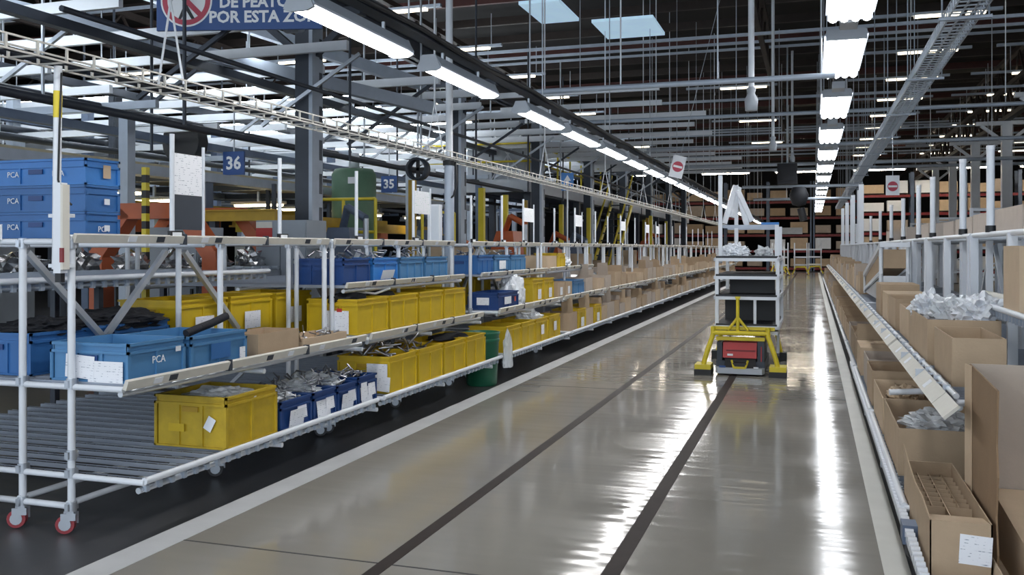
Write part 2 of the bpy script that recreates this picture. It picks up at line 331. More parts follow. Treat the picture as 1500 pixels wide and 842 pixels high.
# ------------------------------------------------------------------ light rows
tr = thing('light_trunking', 'dark trunking carrying the left row of tube lights', 'trunking', (-3.1, 0, 3.34))
put('channel', MB().box(-.06, .06, -6, 62, 0, .07), DKST, tr)
put('cable_bundle', MB().tube([(.09, y, .02+.02*math.sin(y*2.1)) for y in [i*.8-6 for i in range(80)]], .02, 6), BLK, tr)
for k in range(16): pipe('hanger_rod', (0, 2.9+k*3.84, .07), (0, 2.9+k*3.84, 4.6), .008, STEEL, tr, 6)
LY = [-5.2, -2.6, 0, 2.5, 5.08, 7.15, 9.72]+[11.6+2.05*j for j in range(24)]
for k in range(-4, 26):
    LL = 1.52 if k < 3 else 1.72
    t = thing('tube_light', ('tube light of the left row, %s from its rear end behind the camera' % nth(k+4) if k < 0 else '%s tube light from the front in the left row' % nth(k)) if k > 2 or k < 0 else ('nearest tube light, hanging in front of the blue pedestrian sign', 'second tube light from the front in the left row', 'third tube light from the front in the left row')[k], 'light', (-3.1, LY[k+4], 3.14), group='left row tube lights' if k > 2 or k < 0 else None)
    put('housing', lambda: MB().prism([(-.11, .015), (-.06, .10), (.06, .10), (.11, .015), (.11, .0), (-.11, 0)], 'y', 0, LL), LTST, t, key=('tl_h', LL))
    put('diffuser', lambda: MB().prism([(-.075, 0), (-.05, -.03), (.05, -.03), (.075, 0)], 'y', .02, LL-.02), LMP, t, key=('tl_d', LL))
    for y in (0, LL): put('end_cap', lambda: MB().prism([(-.11, -.015), (-.06, .105), (.06, .105), (.11, -.015), (.06, -.035), (-.06, -.035)], 'y', -.012, .012), GREYL, t, (0, y, 0), key='tl_e')
    for y in (.3, 1.2): put('hook', lambda: MB().box(-.01, .01, -.01, .01, .12, .18), STEEL, t, (0, y, 0), key='tl_k')
tr = thing('light_trunking', 'grey trunking carrying the bright lamps over the right lane', 'trunking', (.37, 0, 4.12))
put('channel', MB().box(-.07, .07, -6, 62, 0, .08), DKST, tr)
for k in range(18): 
    for s in (-.18, .18): pipe('hanger_rod', (s, 3.2+k*3.4, .03), (s, 3.2+k*3.4, 3.6), .007, STEEL, tr, 6)
for k in range(18): put('cross_arm', lambda: MB().box(-.19, .19, -.02, .02, 0, .03), LTST, tr, (0, 3.2+k*3.4, .03), key='tr_x')
for k in range(-4, 13):
    nm = {0: 'large four tube lamp nearest the camera over the right lane', 1: 'second large four tube lamp over the right lane'}.get(k+1)
    t = thing('bay_light', nm or ('four tube lamp over the right lane, %s from its rear end behind the camera' % nth(k+4) if k < -1 else '%s large four tube lamp from the camera over the right lane' % nth(k+1)), 'light', (.37, 11.05+4.15*k+(.85 if k < 0 else 0), 4.0), group=None if nm else 'right row bay lights')
    put('housing', lambda: MB().prism([(-.24, .03), (-.2, .1), (.2, .1), (.24, .03)], 'y', 0, 2.35), GREYL, t, key='bl_h')
    for j in range(4): put('tube', lambda: MB().cyl((0, .03, 0), (0, 2.32, 0), .046, 8), LMP2, t, (-.165+.11*j, 0, -.015), key='bl_t')
    for y in (-.02, 2.33): put('end_plate', lambda: MB().box(-.22, .22, 0, .04, -.03, .08), GREYL, t, (0, y, 0), key='bl_e')
    put('connector', lambda: MB().box(-.09, .09, 0, .35, -.06, .04), GREYL, t, (0, -.85, .03), key='bl_c')
for i, (x, ks) in enumerate(((3.0, range(11)), (6.6, range(1, 11)), (10.6, range(2, 11)), (-2.2, (3, 5, 7)), (-9, range(0, 11)), (-14, range(0, 11)), (-20, range(0, 11)))):  # the three left rows are added to light the left side
    for k in ks:
        t = thing('roof_strip_light', 'warm fluorescent roof strip, %s from the camera in the %s' % (nth(list(ks).index(k)), ('row just right of the aisle', 'second right row', 'outer right row', 'aisle centre row', 'first added left row', 'second added left row', 'outer added left row')[i]), 'light', (x, 18.9+4.2*k, 7.0), group='roof strip lights')
        put('tube', lambda: MB().box(-.75, .75, -.06, .06, -.05, 0), LMPW, t, key='rs_t')
        put('tray', lambda: MB().box(-1.9, 1.1, -.05, .05, 0, .07), LTST, t, key='rs_y')
        for s in (-.8, .8): put('hanger_rod', lambda: MB().box(-.01, .01, -.01, .01, .07, .9), STEEL, t, (s, 0, 0), key='rs_h')
for k in range(6):  # strips added to brighten the racking at the far end
    t = thing('added_strip_light', 'added warm strip light brightening the far red racking, %s from the left' % nth(k), 'light', (-9.5+4.4*k, 57.5, 6.2), group='added strip lights before the far racking')
    put('tube', lambda: MB().box(-1.4, 1.4, -.06, .06, -.06, 0), LMPR, t, key='rsl'); put('tray', lambda: MB().box(-1.5, 1.5, -.08, .02, 0, .06), LTST, t, key='rslt')
    for s in (-1, 1): put('hanger_rod', lambda: MB().box(-.01, .01, -.01, .01, .06, 1.7), STEEL, t, (s, 0, 0), key='rslh')
# ------------------------------------------------------------------ cable trays, cross pipes, hangers
LADM = mat('cream grey zinc', (.44, .43, .40), .5, .3, var=.2)
t = thing('cable_ladder', 'white cable ladder running over the left rack into the distance', 'cable tray', (-4.0, 0, 2.62))
for s in (-.1, .1):
    for z in (0, .075): put('side_rail', lambda: MB().box(-.005, .005, 0, 48, -.005, .005), LADM, t, (s, 2.2, z), key='ldr')
def rungs():
    mb = MB()
    for k in range(230):
        y = 2.2+k*.2
        mb.box(-.1, .1, y-.005, y+.005, -.004, .006)
        for s in (-.1, .1): mb.box(s-.006, s+.006, y-.006, y+.006, 0, .075)
    return mb
stuff(put('rung', rungs, LADM, t))
put('cable', MB().tube([(.03+.03*math.sin(y), y, .02) for y in [2.2+.9*i for i in range(52)]], .014, 6), BLK, t)
for k in range(9):
    y = 4.98+k*4.4
    pipe('hanger_rod', (0, y, .6), (0, y, 6.0), .012, WHT, t, 8)
    for s in (-.1, .1): pipe('hanger_rod', (s, y, .05), (0, y, .6), .008, WHT, t, 6)
TRAYM = mat('pale blue zinc wire', (.58, .64, .72), .4, .2, var=.1)
t = thing('wire_basket_tray', 'grey wire cable tray descending above the right rack', 'cable tray', (1.5, 0, 4.0))
for s in (-.15, -.05, .05, .15): put('tray_wire', lambda: MB().box(-.008, .008, 0, 55, -.008, .008), TRAYM, t, (s, 5, 0), key='wb')
for s in (-.15, .15): put('tray_wire', lambda: MB().box(-.008, .008, 0, 55, -.008, .008), TRAYM, t, (s, 5, .12), key='wb')
def loops():
    mb = MB()
    for k in range(340):
        y = 5+k*.16
        mb.box(-.15, .15, y-.010, y+.010, -.01, .004)
        for s in (-.15, .15): mb.box(s-.008, s+.008, y-.008, y+.008, 0, .12)
    return mb
stuff(put('tray_loop', loops, TRAYM, t))
put('cable', MB().tube([(-.05+.05*math.sin(y*.7), y, .03) for y in [5+1.1*i for i in range(50)]], .022, 6), BLK, t)
put('cable', MB().tube([(.08+.04*math.sin(y*.9), y, .03) for y in [5+1.1*i for i in range(50)]], .018, 6), LTST, t)
for k in range(12):
    y = 10.4+k*3.6
    for s in (-.22, .22): pipe('hanger_rod', (s, y, -.02), (s, y, 3.0), .010, LTST, t, 6)
    put('cross_arm', lambda: MB().box(-.25, .25, -.02, .02, -.04, -.01), LTST, t, (0, y, 0), key='wbx')
for i, (y, z, x0, x1, r) in enumerate(((11.2, 3.6, -3.6, .25, .035), (19.5, 4.35, -5, 7, .04), (26, 4.4, -4.5, 8, .05), (33, 4.5, -5, 9, .06), (40, 4.9, -6, 9, .06), (31, 3.6, -2.2, 1.4, .05), (37, 3.5, -2.2, 1.4, .05))):
    t = thing('cross_pipe', ('pale pipe hung across the aisle nearest the camera', 'pale pipe hung across the aisle, second from the camera')[i] if i < 2 else 'pale pipe hung across the aisle at middle distance, %s of the far ones' % nth(i-2), 'pipe', (0, y, z), group=None if i < 2 else 'far cross pipes')
    pipe('pipe_run', (x0, 0, 0), (x1, 0, 0), r, LTST, t, 10)
    n = max(3, int((x1-x0)/1.6))
    for k in range(n+1):
        x = x0+.15+(x1-x0-.3)*k/n
        pipe('hanger_rod', (x, 0, r), (x, 0, 7.6-z), .011, WHT if k % 2 else STEEL, t, 6)
# power drops: white vertical pipe ending in a socket box
for i, (x, y, z0, z1, r) in enumerate(((-.74, 12, 3.55, 7.8, .04), (-.79, 20, 3.85, 7.8, .035), (-.6, 30, 4.5, 7.8, .04))):
    t = thing('power_drop', ('white power drop pipe with bell shaped socket, nearest to the camera', 'white power drop pipe with a small socket box, second from the camera', 'white power drop pipe far down the aisle')[i], 'power drop', (x, y, z0))
    pipe('drop_pipe', (0,0,.1), (0,0,z1-z0), r, WHT, t); put('socket_box', MB().lathe([(0, -.20), (.075, -.20), (.085, -.06), (.045, .02), (.06, .08), (.0, .14)], 12), GREYL, t)
# hanging dark hoist
HOI = mat('matt charcoal paint', (.02, .022, .028), .7, var=.2)
t = thing('chain_hoist', 'black chain hoist hanging over the aisle in front of the red racking', 'hoist', (-.75, 30, 3.0))
put('motor', MB().box(-.3, .3, -.2, .2, .6, 1.25).box(-.2, .2, -.25, .25, .7, 1.15), HOI, t)
put('chain_bag', MB().lathe([(0, 0), (.2, .05), (.3, .35), (.2, .6), (0, .6)], 10), HOI, t, (.35, 0, -.1)); pipe('chain', (0,0,1.2), (0,0,4.95), .03, STEEL, t)
pipe('hook_block', (.5, 0, -.55), (.4, 0, -.15), .12, BLK, t)
# ------------------------------------------------------------------ signs
M15 = R(15)
sg = thing('overhead_sign', 'blue hanging sign forbidding pedestrians, upper left', 'sign', (-6.34, 9.0, 4.12), M15)
put('panel', MB().box(-.925, 1.02, 0, .04, 0, .95), SIGNB, sg)
def disc(r0, r1, y):
    mb = MB(); n = 40
    vs = []
    for i in range(n):
        a = 2*math.pi*i/n; vs += [(r0*math.cos(a), y, r0*math.sin(a)), (r1*math.cos(a), y, r1*math.sin(a))]
    return mb._add(vs, [(2*i, 2*i+1, (2*((i+1) % n))+1, 2*((i+1) % n)) for i in range(n)])
SR = mat('sign red print', (.50, .06, .10), .5, var=.04); SW = mat('sign white print', (.85, .87, .90), .5, var=.02)
emb = put('prohibition_disc', disc(0.0005, .305, -.003), SW, sg, (-.57, 0, .345)); emb['label'] = 'white disc with no walking symbol'
put('red_ring', disc(.225, .285, -.005), SR, emb)
put('red_bar', MB().obox((0, -.0075, 0), (.47, .002, .06), Matrix.Rotation(R(45), 3, 'Y')), SR, emb)
put('walking_figure', MB().prism([(-.035, .0), (.03, .0), (.02, -.07), (.10, -.21), (.06, -.215), (-.01, -.10), (-.06, -.215), (-.095, -.21), (-.04, -.08)], 'y', -.0062, -.006).prism([(-.05, 0), (.04, 0), (.045, .11), (-.04, .11)], 'y', -.0062, -.006).prism([(.035+.03*math.cos(a), .145+.03*math.sin(a)) for a in [i*.628 for i in range(10)]], 'y', -.0062, -.006), BLK, emb)
text('DE PEATONES', .178, SW, sg, (.385, -.003, .315), FY, bold=.006); text('POR ESTA ZONA', .186, SW, sg, (.405, -.003, .143), FY, bold=.006)
for x in (-.8, .9): pipe('hanger_rod', (x, .02, .95), (x, .02, 3.6), .008, STEEL, sg, 6)
def numsign(body, x, y, z, s, label):
    t = thing('number_sign', label, 'sign', (x, y, z)); put('panel', MB().box(-s/2, s/2, 0, .03, 0, s*.95), SIGNB, t)
    text(body, s*.72, SW, t, (0, -.004, s*.46), FY, bold=.008*s/.4); pipe('hanger_rod', (0, .015, s*.95), (0, .015, 3.9-z), .012, STEEL, t, 6)
numsign('36', -8.9, 12.6, 2.78, .40, 'square blue sign numbered 36 above the assembly line')
numsign('35', -8.9, 18.3, 2.83, .38, 'square blue sign numbered 35 near the green tank')
t = thing('stop_sign', 'tilted white hanging sign with red round mark over the aisle', 'sign', (-2.3, 16.5, 3.06), R(12)); t.rotation_euler.y = R(14)
put('panel', MB().box(-.12, .12, 0, .015, -.2, .2), WHITE, t); put('red_disc', disc(.0005, .095, -.004), SR, t); put('white_bar', MB().box(-.08, .08, -.006, -.005, -.02, .02), SW, t); pipe('hanger_rod', (0, 0, .2), (0, 0, 4.4), .006, STEEL, t, 6)
t = thing('stop_sign', 'white hanging sign with red round mark above the right rack', 'sign', (1.55, 20, 2.87), R(8))
put('panel', MB().box(-.13, .13, 0, .015, -.2, .2), WHITE, t); put('red_disc', disc(.0005, .1, -.004), SR, t, (0, 0, -.02)); put('white_bar', MB().box(-.085, .085, -.006, -.005, -.02, .02), SW, t, (0, 0, -.02)); pipe('hanger_rod', (0, 0, .2), (0, 0, 1.1), .006, STEEL, t, 6)
t = thing('arrow_sign', 'bright blue sign with white up arrow by the mezzanine', 'sign', (-5.27, 20, 2.9), R(15))
put('panel', MB().box(-.14, .14, 0, .02, 0, .4), BLU3, t); put('arrow', MB().prism([(-.03, .05), (.03, .05), (.03, .22), (.08, .22), (0, .35), (-.08, .22), (-.03, .22)], 'y', -.006, -.002), SW, t); pipe('post', (0, .03, -2.9), (0, .03, .4), .02, WHT, t)
# ------------------------------------------------------------------ flow racks
def joints(rt, x, y, zs):
    for z in zs: put('pipe_joint', lambda: MB().cyl((0,0,-.028), (0,0,.028), .029, 10).box(-.012, .012, -.04, .04, -.02, .02), STEEL, rt, (x, y, z), key='pj')
def caster(parent, x, y, red=False):
    c = put('caster', lambda: MB().box(-.025, .025, -.02, .02, .10, .125).box(-.028, -.02, -.03, .05, .075, .115).box(.02, .028, -.03, .05, .05, .115), STEEL, parent, (x, y, 0), rot=(0, 0, R(115)), key='cas')
    put('wheel', lambda: MB().cyl((-.018,0,.052), (.018,0,.052), .052, 16), WHEELR if red else WHEEL, c, (0, .03, 0), key='casw')
    put('hub', lambda: MB().cyl((-.022,0,.052), (.022,0,.052), .034, 12), STEEL, c, (0, .03, 0), key='cash')
def track_mesh(L, wheels=True):
    def f():
        mb = MB().box(0, L, -.023, -.016, -.02, .006).box(0, L, .016, .023, -.02, .006).box(0, L, -.016, .016, -.02, -.014)
        return mb
    return f
def roller_mesh(L, st=.075):
    def f():
        mb = MB(); n = int(L/st)
        for k in range(n): x = .03+k*st; mb.box(x-.031, x+.031, -.014, .014, -.006, .002)
        return mb
    return f
def shelf(root, sd, d0, d1, z, L, near, tracks=True, pitch=.115):
    """roller shelf: front and back pipes along the rack, tracks across it; sd=+1 right rack, -1 left"""
    X0, X1 = sorted((sd*d0, sd*d1))
    n = int((L-.1)/pitch)
    for d in (d0+.04, (d0+d1)/2, d1): pipe('shelf_beam', (sd*d, .02, z-.045), (sd*d, L-.02, z-.045), .018, ALU, root, 8)
    if near:
        for k in range(n):
            y = .08+k*pitch
            o = put('roller_track', track_mesh(X1-X0), TRK, root, (X0, y, z), key=('trk', round(X1-X0, 2)))
            if not 0: stuff(put('track_rollers', roller_mesh(X1-X0), TRKD, o, key=('trr', round(X1-X0, 2))))
    else:
        def f():
            mb = MB()
            for k in range(n): y = .08+k*pitch; mb.box(X0, X1, y-.022, y+.022, z-.02, z)
            return mb
        stuff(put('roller_tracks', f, TRK, root, key=('trks', sd, round(X0,2), round(X1,2), z, n)))
def lip_pipe(root, sd, d, z, L, near):
    pipe('lip_pipe', (sd*d, .02, z), (sd*d, L-.02, z), .020, WHT, root, 10)
    def clips():
        mb = MB()
        for k in range(int(L/.105)): y = .06+k*.105; mb.box(-.012, .012, y-.014, y+.014, -.06, -.0)
        return mb
    stuff(put('track_clips', clips, LTST, root, (sd*(d+.02), 0, z-.005), key=('clip', round(L, 2))))
def label_strip(root, sd, d, z, L, rn, h=.055):
    n = max(1, round(L/.95)); w = L/n
    for k in range(n):
        c = put('label_channel', lambda: MB().box(-.012, .012, .012, w-.012, -.02, h-.02), CREAM, root, (sd*d, k*w, z), rot=(0, -sd*R(20), 0), key=('lch', round(w, 3), h))
        for q in range(2):
            y = rn.uniform(.15, w-.2)
            put('bar_code_label', lambda: MB().box(-.002, .002, 0, .07, -.012, .024), DKST if q else WHITE, c, (-sd*.013, y, .002), key=('bcl', q))
        if k: put('channel_joint', lambda: MB().box(-.018, .018, -.014, .014, -.03, .04), DKST, root, (sd*d, k*w, z), key='lcj')
def rack(sd, dl, dm, dp, dd, du, db, Y0, L, zl, zm, zt, label, near=0, group=None, upper=True, ustart=None, uz=1.27, wide=False, rn=None):
    rn = rn or random.Random(int(Y0*10))
    rt = thing('flow_rack', label, 'rack', (sd*dp, Y0, 0), group=group)
    o = lambda d: d-dp
    def post(d, y, z0, z1):
        if wide: put('post', lambda: MB().box(-.03, .03, -.022, .022, 0, z1-z0), WHT, rt, (sd*o(d), y, z0), key=('wpost', round(z1-z0, 2)))
        else: pipe('post', (sd*o(d), y, z0), (sd*o(d), y, z1), .021, WHT, rt, 10)
    for i, y in enumerate((.025, L*.485, L-.025)):
        post(dp, y, .13 if (i == 0 and near == 2) else zm-.04, zt)
        post(dd, y, .13, zt); post(db, y, .13, zt)
        if near and not wide:
            joints(rt, sd*o(dp), y, (zm, zt-.03)+((.15, .34, zm-.4) if near == 2 and i == 0 else ())); joints(rt, sd*o(dd), y, (.15, .34, zm, zt-.03))
        for z in (zm-.02 if i == 0 else zm-.09, zt-.02): pipe('cross_pipe', (sd*o(dm+.02 if z < 1.2 else dp), y, z), (sd*o(db), y, z), .018, WHT, rt, 8)
        pipe('cross_pipe', (sd*o(dl), y, zl+.0 if i == 0 else zl-.07), (sd*o(db), y, zl+.0 if i == 0 else zl-.07), .018, WHT, rt, 8)
        pipe('base_pipe', (sd*o(dp), y, .15), (sd*o(db), y, .15), .019, WHT, rt, 8)
        if near: 
            caster(rt, sd*o(dp), y, near == 2 and i == 0); caster(rt, sd*o(dd), y, near == 2 and i == 0); caster(rt, sd*o(db), y)
    if near or L > 1:
        for d in (dp, dd, db): pipe('base_pipe', (sd*o(d), .0, .17), (sd*o(d), L, .17), .019, WHT, rt, 8)
    if near:
        for y0, y1 in ((.08, .75), (L*.485-.1, L*.485-.75), (L*.485+.1, L*.485+.75)):
            sbar('diagonal_strut', (sd*o(dd+.03), y0, zt-.08), (sd*o(dd+.03), y1, zm+.12), .035, .035, ALU, rt)
        sbar('diagonal_strut', (sd*o(dd+.9), .03, .18), (sd*o(dd+.25), .03, .75), .03, .03, WHT, rt)
    pipe('top_pipe', (sd*o(dp), 0, zt), (sd*o(dp), L, zt), .021, WHT, rt, 10); pipe('top_pipe', (sd*o(db), 0, zt), (sd*o(db), L, zt), .021, WHT, rt, 10)
    label_strip(rt, sd, o(dp-.03), zt-.005, L, rn, .05) if not wide else None
    shelf(rt, sd, o(dl), o(db), zl, L, near, pitch=.16); lip_pipe(rt, sd, o(dl), zl+.01, L+(.32 if near == 1 and sd < 0 and Y0 < 8 else 0), near)
    shelf(rt, sd, o(dm), o(db), zm, L, near)
    if not wide: label_strip(rt, sd, o(dm), zm+.0, L, rn)
    else:
        n = 3; w = L/n
        for k in range(n):
            c = put('label_channel', lambda: MB().box(-.008, .008, .015, w-.015, -.05, .045), CREAM, rt, (o(dm)-.055, k*w, zm+.0), rot=(0, R(48), 0), key=('rlch', round(w, 3)))
            for q in range(1): put('bar_code_label', lambda: MB().box(-.001, .001, 0, .09, -.03, .03), WHITE, c, (-.009, rn.uniform(.1, w-.25), 0), key=('rbl', q))
            if k: put('channel_joint', lambda: MB().box(-.05, .03, -.008, .008, -.02, .035), STEEL, rt, (o(dm)-.03, k*w, zm), key='rcj')
        pipe('lip_pipe', (o(dm)+.01, 0, zm+.03), (o(dm)+.01, L, zm+.03), .016, ALU, rt, 8)
    if upper:
        us = ustart or du
        shelf(rt, sd, o(us), o(db), uz, L, near); 
        if not ustart: label_strip(rt, sd, o(us), uz+.005, L, rn, .045)
        else: lip_pipe(rt, sd, o(us), uz, L, 0)
    if near == 2:
        put('end_box', MB().box(-.035, .035, -.03, .0, 0, .09), WHITE, rt, (-.33*-sd-.18, 0, zt-.01))
    return rt
LK = dict(sd=-1, dl=3.45, dm=3.57, dp=3.95, dd=4.30, du=3.80, db=6.0, zl=.32, zm=.84, zt=1.655)
rack(Y0=4.06, L=2.84, near=2, label='left flow rack nearest the camera, its bare roller tracks in view', ustart=4.5, uz=1.40, **LK)
rack(Y0=6.98, L=2.80, near=1, label='second left flow rack, full of yellow crates on both levels', **LK)
YS = [10.34+3.03*k for k in range(12)]
for k, y in enumerate(YS):
    rack(Y0=y, L=2.90, near=1 if k == 0 else 0, label=('third left flow rack, just beyond the green bin', )[0] if k == 0 else '%s left flow rack from the camera, white posts over brown boxes' % nth(k+2), group=None if k == 0 else 'far left flow racks', upper=k < 2, **LK)
# bottom-left extra rail of the next frame
t = thing('pipe_frame', 'white pipe frame standing at the far left edge behind the first rack', 'frame', (-4.80, 3.96, 0))
for a, b in (((-.6, 0, .14), (.44, 0, .14)), ((-.6, 0, .62), (.1, 0, .62)), ((.08, 0, .62), (.42, 0, .14)), ((-.6, 0, .0), (-.6, 0, .7))): pipe('pipe', a, b, .02, WHT, t)
# ---- containers
def crate(label, m, sx, sy, h, loc, rz=0., group=None, name='plastic_crate', cat='crate', ribs=True, ncol=4):
    t = thing(name, label, cat, loc, rz, group); k = (round(sx,2), round(sy,2), round(h,2)); a, b = sx/2, sy/2
    def body():
        mb = MB(); w = .012; q = .965
        for s in (-1, 1):
            mb.prism([(s*a*q, .0), (s*a*.99, h), (s*(a*.99-w), h), (s*(a*q-w), .0)], 'y', -b*.985, b*.985) if False else None
            mb.obox((s*(a-.018), 0, h/2), (w, sy-.024, h)); mb.obox((0, s*(b-.018), h/2), (sx-.036, w, h))
        return mb.box(-a+.012, a-.012, -b+.012, b-.012, 0, .012)
    put('body', body, m, t, key=('cb',)+k)
    def rim():
        mb = MB()
        for z0, z1 in ((h-.016, h),):
            for s in (-1, 1):
                x0, x1 = sorted((s*(a-.014), s*a)); mb.box(x0, x1, -b, b, z0, z1); y0, y1 = sorted((s*(b-.014), s*b)); mb.box(-a, a, y0, y1, z0, z1)
        return mb
    put('rim', rim, m, t, key=('cr',)+k)
    if ribs:
        def rb():
            mb = MB()
            for z0, z1 in ((h-.060, h-.044), (0, .012)):
                for s in (-1, 1):
                    x0, x1 = sorted((s*(a-.014), s*a)); mb.box(x0, x1, -b, b, z0, z1); y0, y1 = sorted((s*(b-.014), s*b)); mb.box(-a, a, y0, y1, z0, z1)
            for s in (-1, 1):
                for j in range(ncol+1):
                    y = -b+.012+(sy-.024)*j/ncol
                    if j in (0, ncol) or j % 2 == 0: x0, x1 = sorted((s*(a-.014), s*(a-.002))); mb.box(x0, x1, y-.012, y+.012, 0, h-.05)
                for j in range(4):
                    x = -a+.012+(sx-.024)*j/3
                    y0, y1 = sorted((s*(b-.014), s*(b-.002))); mb.box(x-.008, x+.008, y0, y1, 0, h-.05)
            return mb
        stuff(put('ribs', rb, m, t, key=('crb', ncol)+k))
        for s in (-1, 1): put('hand_hold', lambda: MB().box(-.06, .06, -.004, .004, -.016, .016), BLUD if m not in (YEL, YELD) else MUS, t, (0, s*(b-.004), h-.085), key='hh')
    return t
def sticker(t, x, y, z, w, h, face, m=None, name='paper_label', tilt=0.):
    rot = (0, 0, 0) if face == 'y' else (0, 0, R(90))
    o = put(name, lambda: MB().box(-w/2, w/2, -.0015, .0, 0, h), m or PAPER, t, (x, y, z), rot, key=('stk', round(w,3), round(h,3))); o.rotation_euler.y = tilt if face == 'y' else 0
    if face == 'x': o.rotation_euler = (tilt, 0, R(90))
    return o
def heap(name, label, cat, m, sx, sy, sz, loc, seed, amp=.35, sub=4, group=None):
    return tag(put(name, blob(sx, sy, sz, seed, sub, amp), m, None, loc), label, cat, group)
def cardbox(label, m, sx, sy, h, loc, rz=0., flaps=(0,0,0,0), group=None, closed=False, tape=True, name='cardboard_box'):
    """flaps: opening angle per side (-y,+x,+y,-x); 0 none, 90 upright, >90 outward"""
    t = thing(name, label, 'box', loc, rz, group); a, b = sx/2, sy/2; w = .007; k = (round(sx,2), round(sy,2), round(h,2))
    def body():
        mb = MB().box(-a, a, -b, b, 0, w)
        for s in (-1, 1):
            x0, x1 = sorted((s*a, s*(a-w))); mb.box(x0, x1, -b, b, w, h); y0, y1 = sorted((s*b, s*(b-w))); mb.box(-a+w, a-w, y0, y1, w, h)
        return mb
    put('body', body, m, t, key=('bb',)+k)
    if closed:
        for s in (-1, 1): put('flap', lambda: MB().box(-a, a, -b/2+.002, b/2-.002, 0, w), m, t, (0, s*b/2, h), key=('bfl',)+k)
        if tape: put('tape', lambda: MB().box(-a*.99, a*.99, -.025, .025, 0, .001), TAPE, t, (0, 0, h+w), key=('bt',)+k)
    else:
        fl = min(a, b)*.8
        for i, an in enumerate(flaps):
            if not an: continue
            horiz = i % 2 == 0; wd = (sx if horiz else sy)-.012
            f = put('flap', lambda: MB().box(-wd/2, wd/2, 0, fl, 0, .005), m, t, key=('bf', round(wd,2), round(fl,2)))
            f.location = ((0,-b+.005,h), (a-.005,0,h), (0,b-.005,h), (-a+.005,0,h))[i]
            f.rotation_mode = 'ZXY'; f.rotation_euler = (R(an), 0, (0, R(90), R(180), R(270))[i])
    return t
ZM, ZL, ZU = .845, .325, 1.275
def L_crate(label, m, xr, y0, sy, h, z, sx=.55, **kw):
    return crate(label, m, sx, sy, h, (xr-sx/2, y0+sy/2, z), **kw)
# blue stack, on the near end of the top level
for i in range(3):
    t = crate(('lowest', 'middle', 'topmost')[i]+' of three stacked blue crates at the upper left, lettered PCA', BLU2 if i < 2 else BLU3, .86, .32, .178, (-5.03, 5.04, 1.665+.18*i), group=None, ncol=2)
    for x in (-.19, .2): text('PCA', .055, SW, t, (x, -.163, .075), FY)
    if i == 0: text('PCA', .055, SW, t, (.4315, .0, .06), FX)
    sticker(t, .4325, .03, .05, .07 if i == 2 else .05, .09 if i == 2 else .04, 'x', CARD3 if i == 2 else WHITE, 'torn_label')
t = thing('top_shelf_board', 'grey shelf board under the three stacked blue crates', 'shelf', (-5.0, 5.04, 1.64)); put('board', MB().box(-.5, .47, -.3, .3, 0, .02), LTST, t)
for y in (-.28, .28): put('support_pipe', MB().cyl((-.9, y, -.02), (1.0, y, -.02), .018), WHT, t)
# mid level, first rack
t = L_crate('light blue crate lettered PCA at the near end of the middle level', BLU, -3.60, 4.13, .49, .22, ZM)
text('PCA', .06, SW, t, (.2785, -.0, .11), FX); sticker(t, .12, -.247, .0, .24, .12, 'y'); sticker(t, -.06, -.249, .02, .2, .13, 'y', tilt=.06); sticker(t, .2785, .17, .14, .045, .03, 'x', WHITE)
t = L_crate('light blue crate beside the lettered one, black strap lying on it', BLU, -3.60, 4.67, .58, .21, ZM)
sticker(t, .2785, .0, .05, .2, .10, 'x', BLU2, 'card_holder'); sticker(t, .2785, .23, .0, .06, .10, 'x')
L_crate('blue crate behind the lettered light blue one, at the left edge', BLU2, -4.36, 4.20, .62, .25, ZM)
L_crate('blue crate in the back row holding black fabric', BLU2, -4.36, 4.86, .56, .25, ZM)
heap('fabric_bundle', 'black fabric bundle on the back row blue crate', 'fabric', CLOTH, .30, .36, .09, (-4.62, 5.15, ZM+.21), 3, .3)
heap('fabric_bundle', 'black fabric spread over the blue crate at the left edge', 'fabric', CLOTH, .25, .3, .07, (-4.6, 4.55, ZM+.22), 5, .3)
tag(put('rubber_strap', MB().tube([(0,-.12,0), (.02,0,.03), (.03,.1,.05), (.05,.24,.09)], .028, 8), CLOTH, None, (-3.85, 5.06, ZM+.20)), 'black rubber strap lying over the rim of a light blue crate', 'strap')
cardbox('small cardboard box on the middle level next to the light blue crates', CARD, .30, .52, .16, (-3.765, 5.66, ZM), flaps=(0,0,120,0))
t = cardbox('shallow cardboard tray of small parts on the middle level', CARD3, .30, .66, .075, (-3.765, 6.32, ZM))
tag(stuff(put('small_parts', scraps(.12, .3, .01, .08, 60, 4, .006, .07), METP, None, (-3.765, 6.32, ZM))), 'small metal parts lying in the shallow cardboard tray', 'parts')
for i, y in enumerate((5.52, 6.14, 6.78)):
    t = L_crate(('yellow crate in the back row behind the small cardboard box', 'yellow crate in the back row behind the shallow tray', 'yellow crate in the back row behind a pair of posts')[i], YEL, -4.36, y, .58, .37, ZM); sticker(t, .2785, 0, .1, .22, .14, 'x')
for i in range(4):
    t = L_crate(('first', 'second', 'third', 'fourth')[i]+' yellow crate of the middle level row, counted from the camera', YEL, -3.72, 7.04+.655*i, .605, .31, ZM, sx=.5)
    if i == 0: sticker(t, .06, -.3145, .01, .22, .2, 'y'); sticker(t, .08, -.316, .2, .05, .03, 'y', RED, 'red_label')
for i, y in enumerate((7.3, 7.9)): tag(put('rubber_seal', blob(.16, .28, .07, 11+i, 2, .4), CLOTH, None, (-3.98, y, ZM+.27)), 'black rubber seals sticking out of the %s yellow crate, middle level' % ('first' if i == 0 else 'second'), 'parts')
tag(put('seal_strip', MB().tube([(0,0,0), (.05,.15,.05), (.12,.4,.02), (.16,.62,.06)], .012, 6), WHITE, None, (-3.98, 7.25, ZM+.31)), 'pale strip lying across the yellow crates', 'strip')
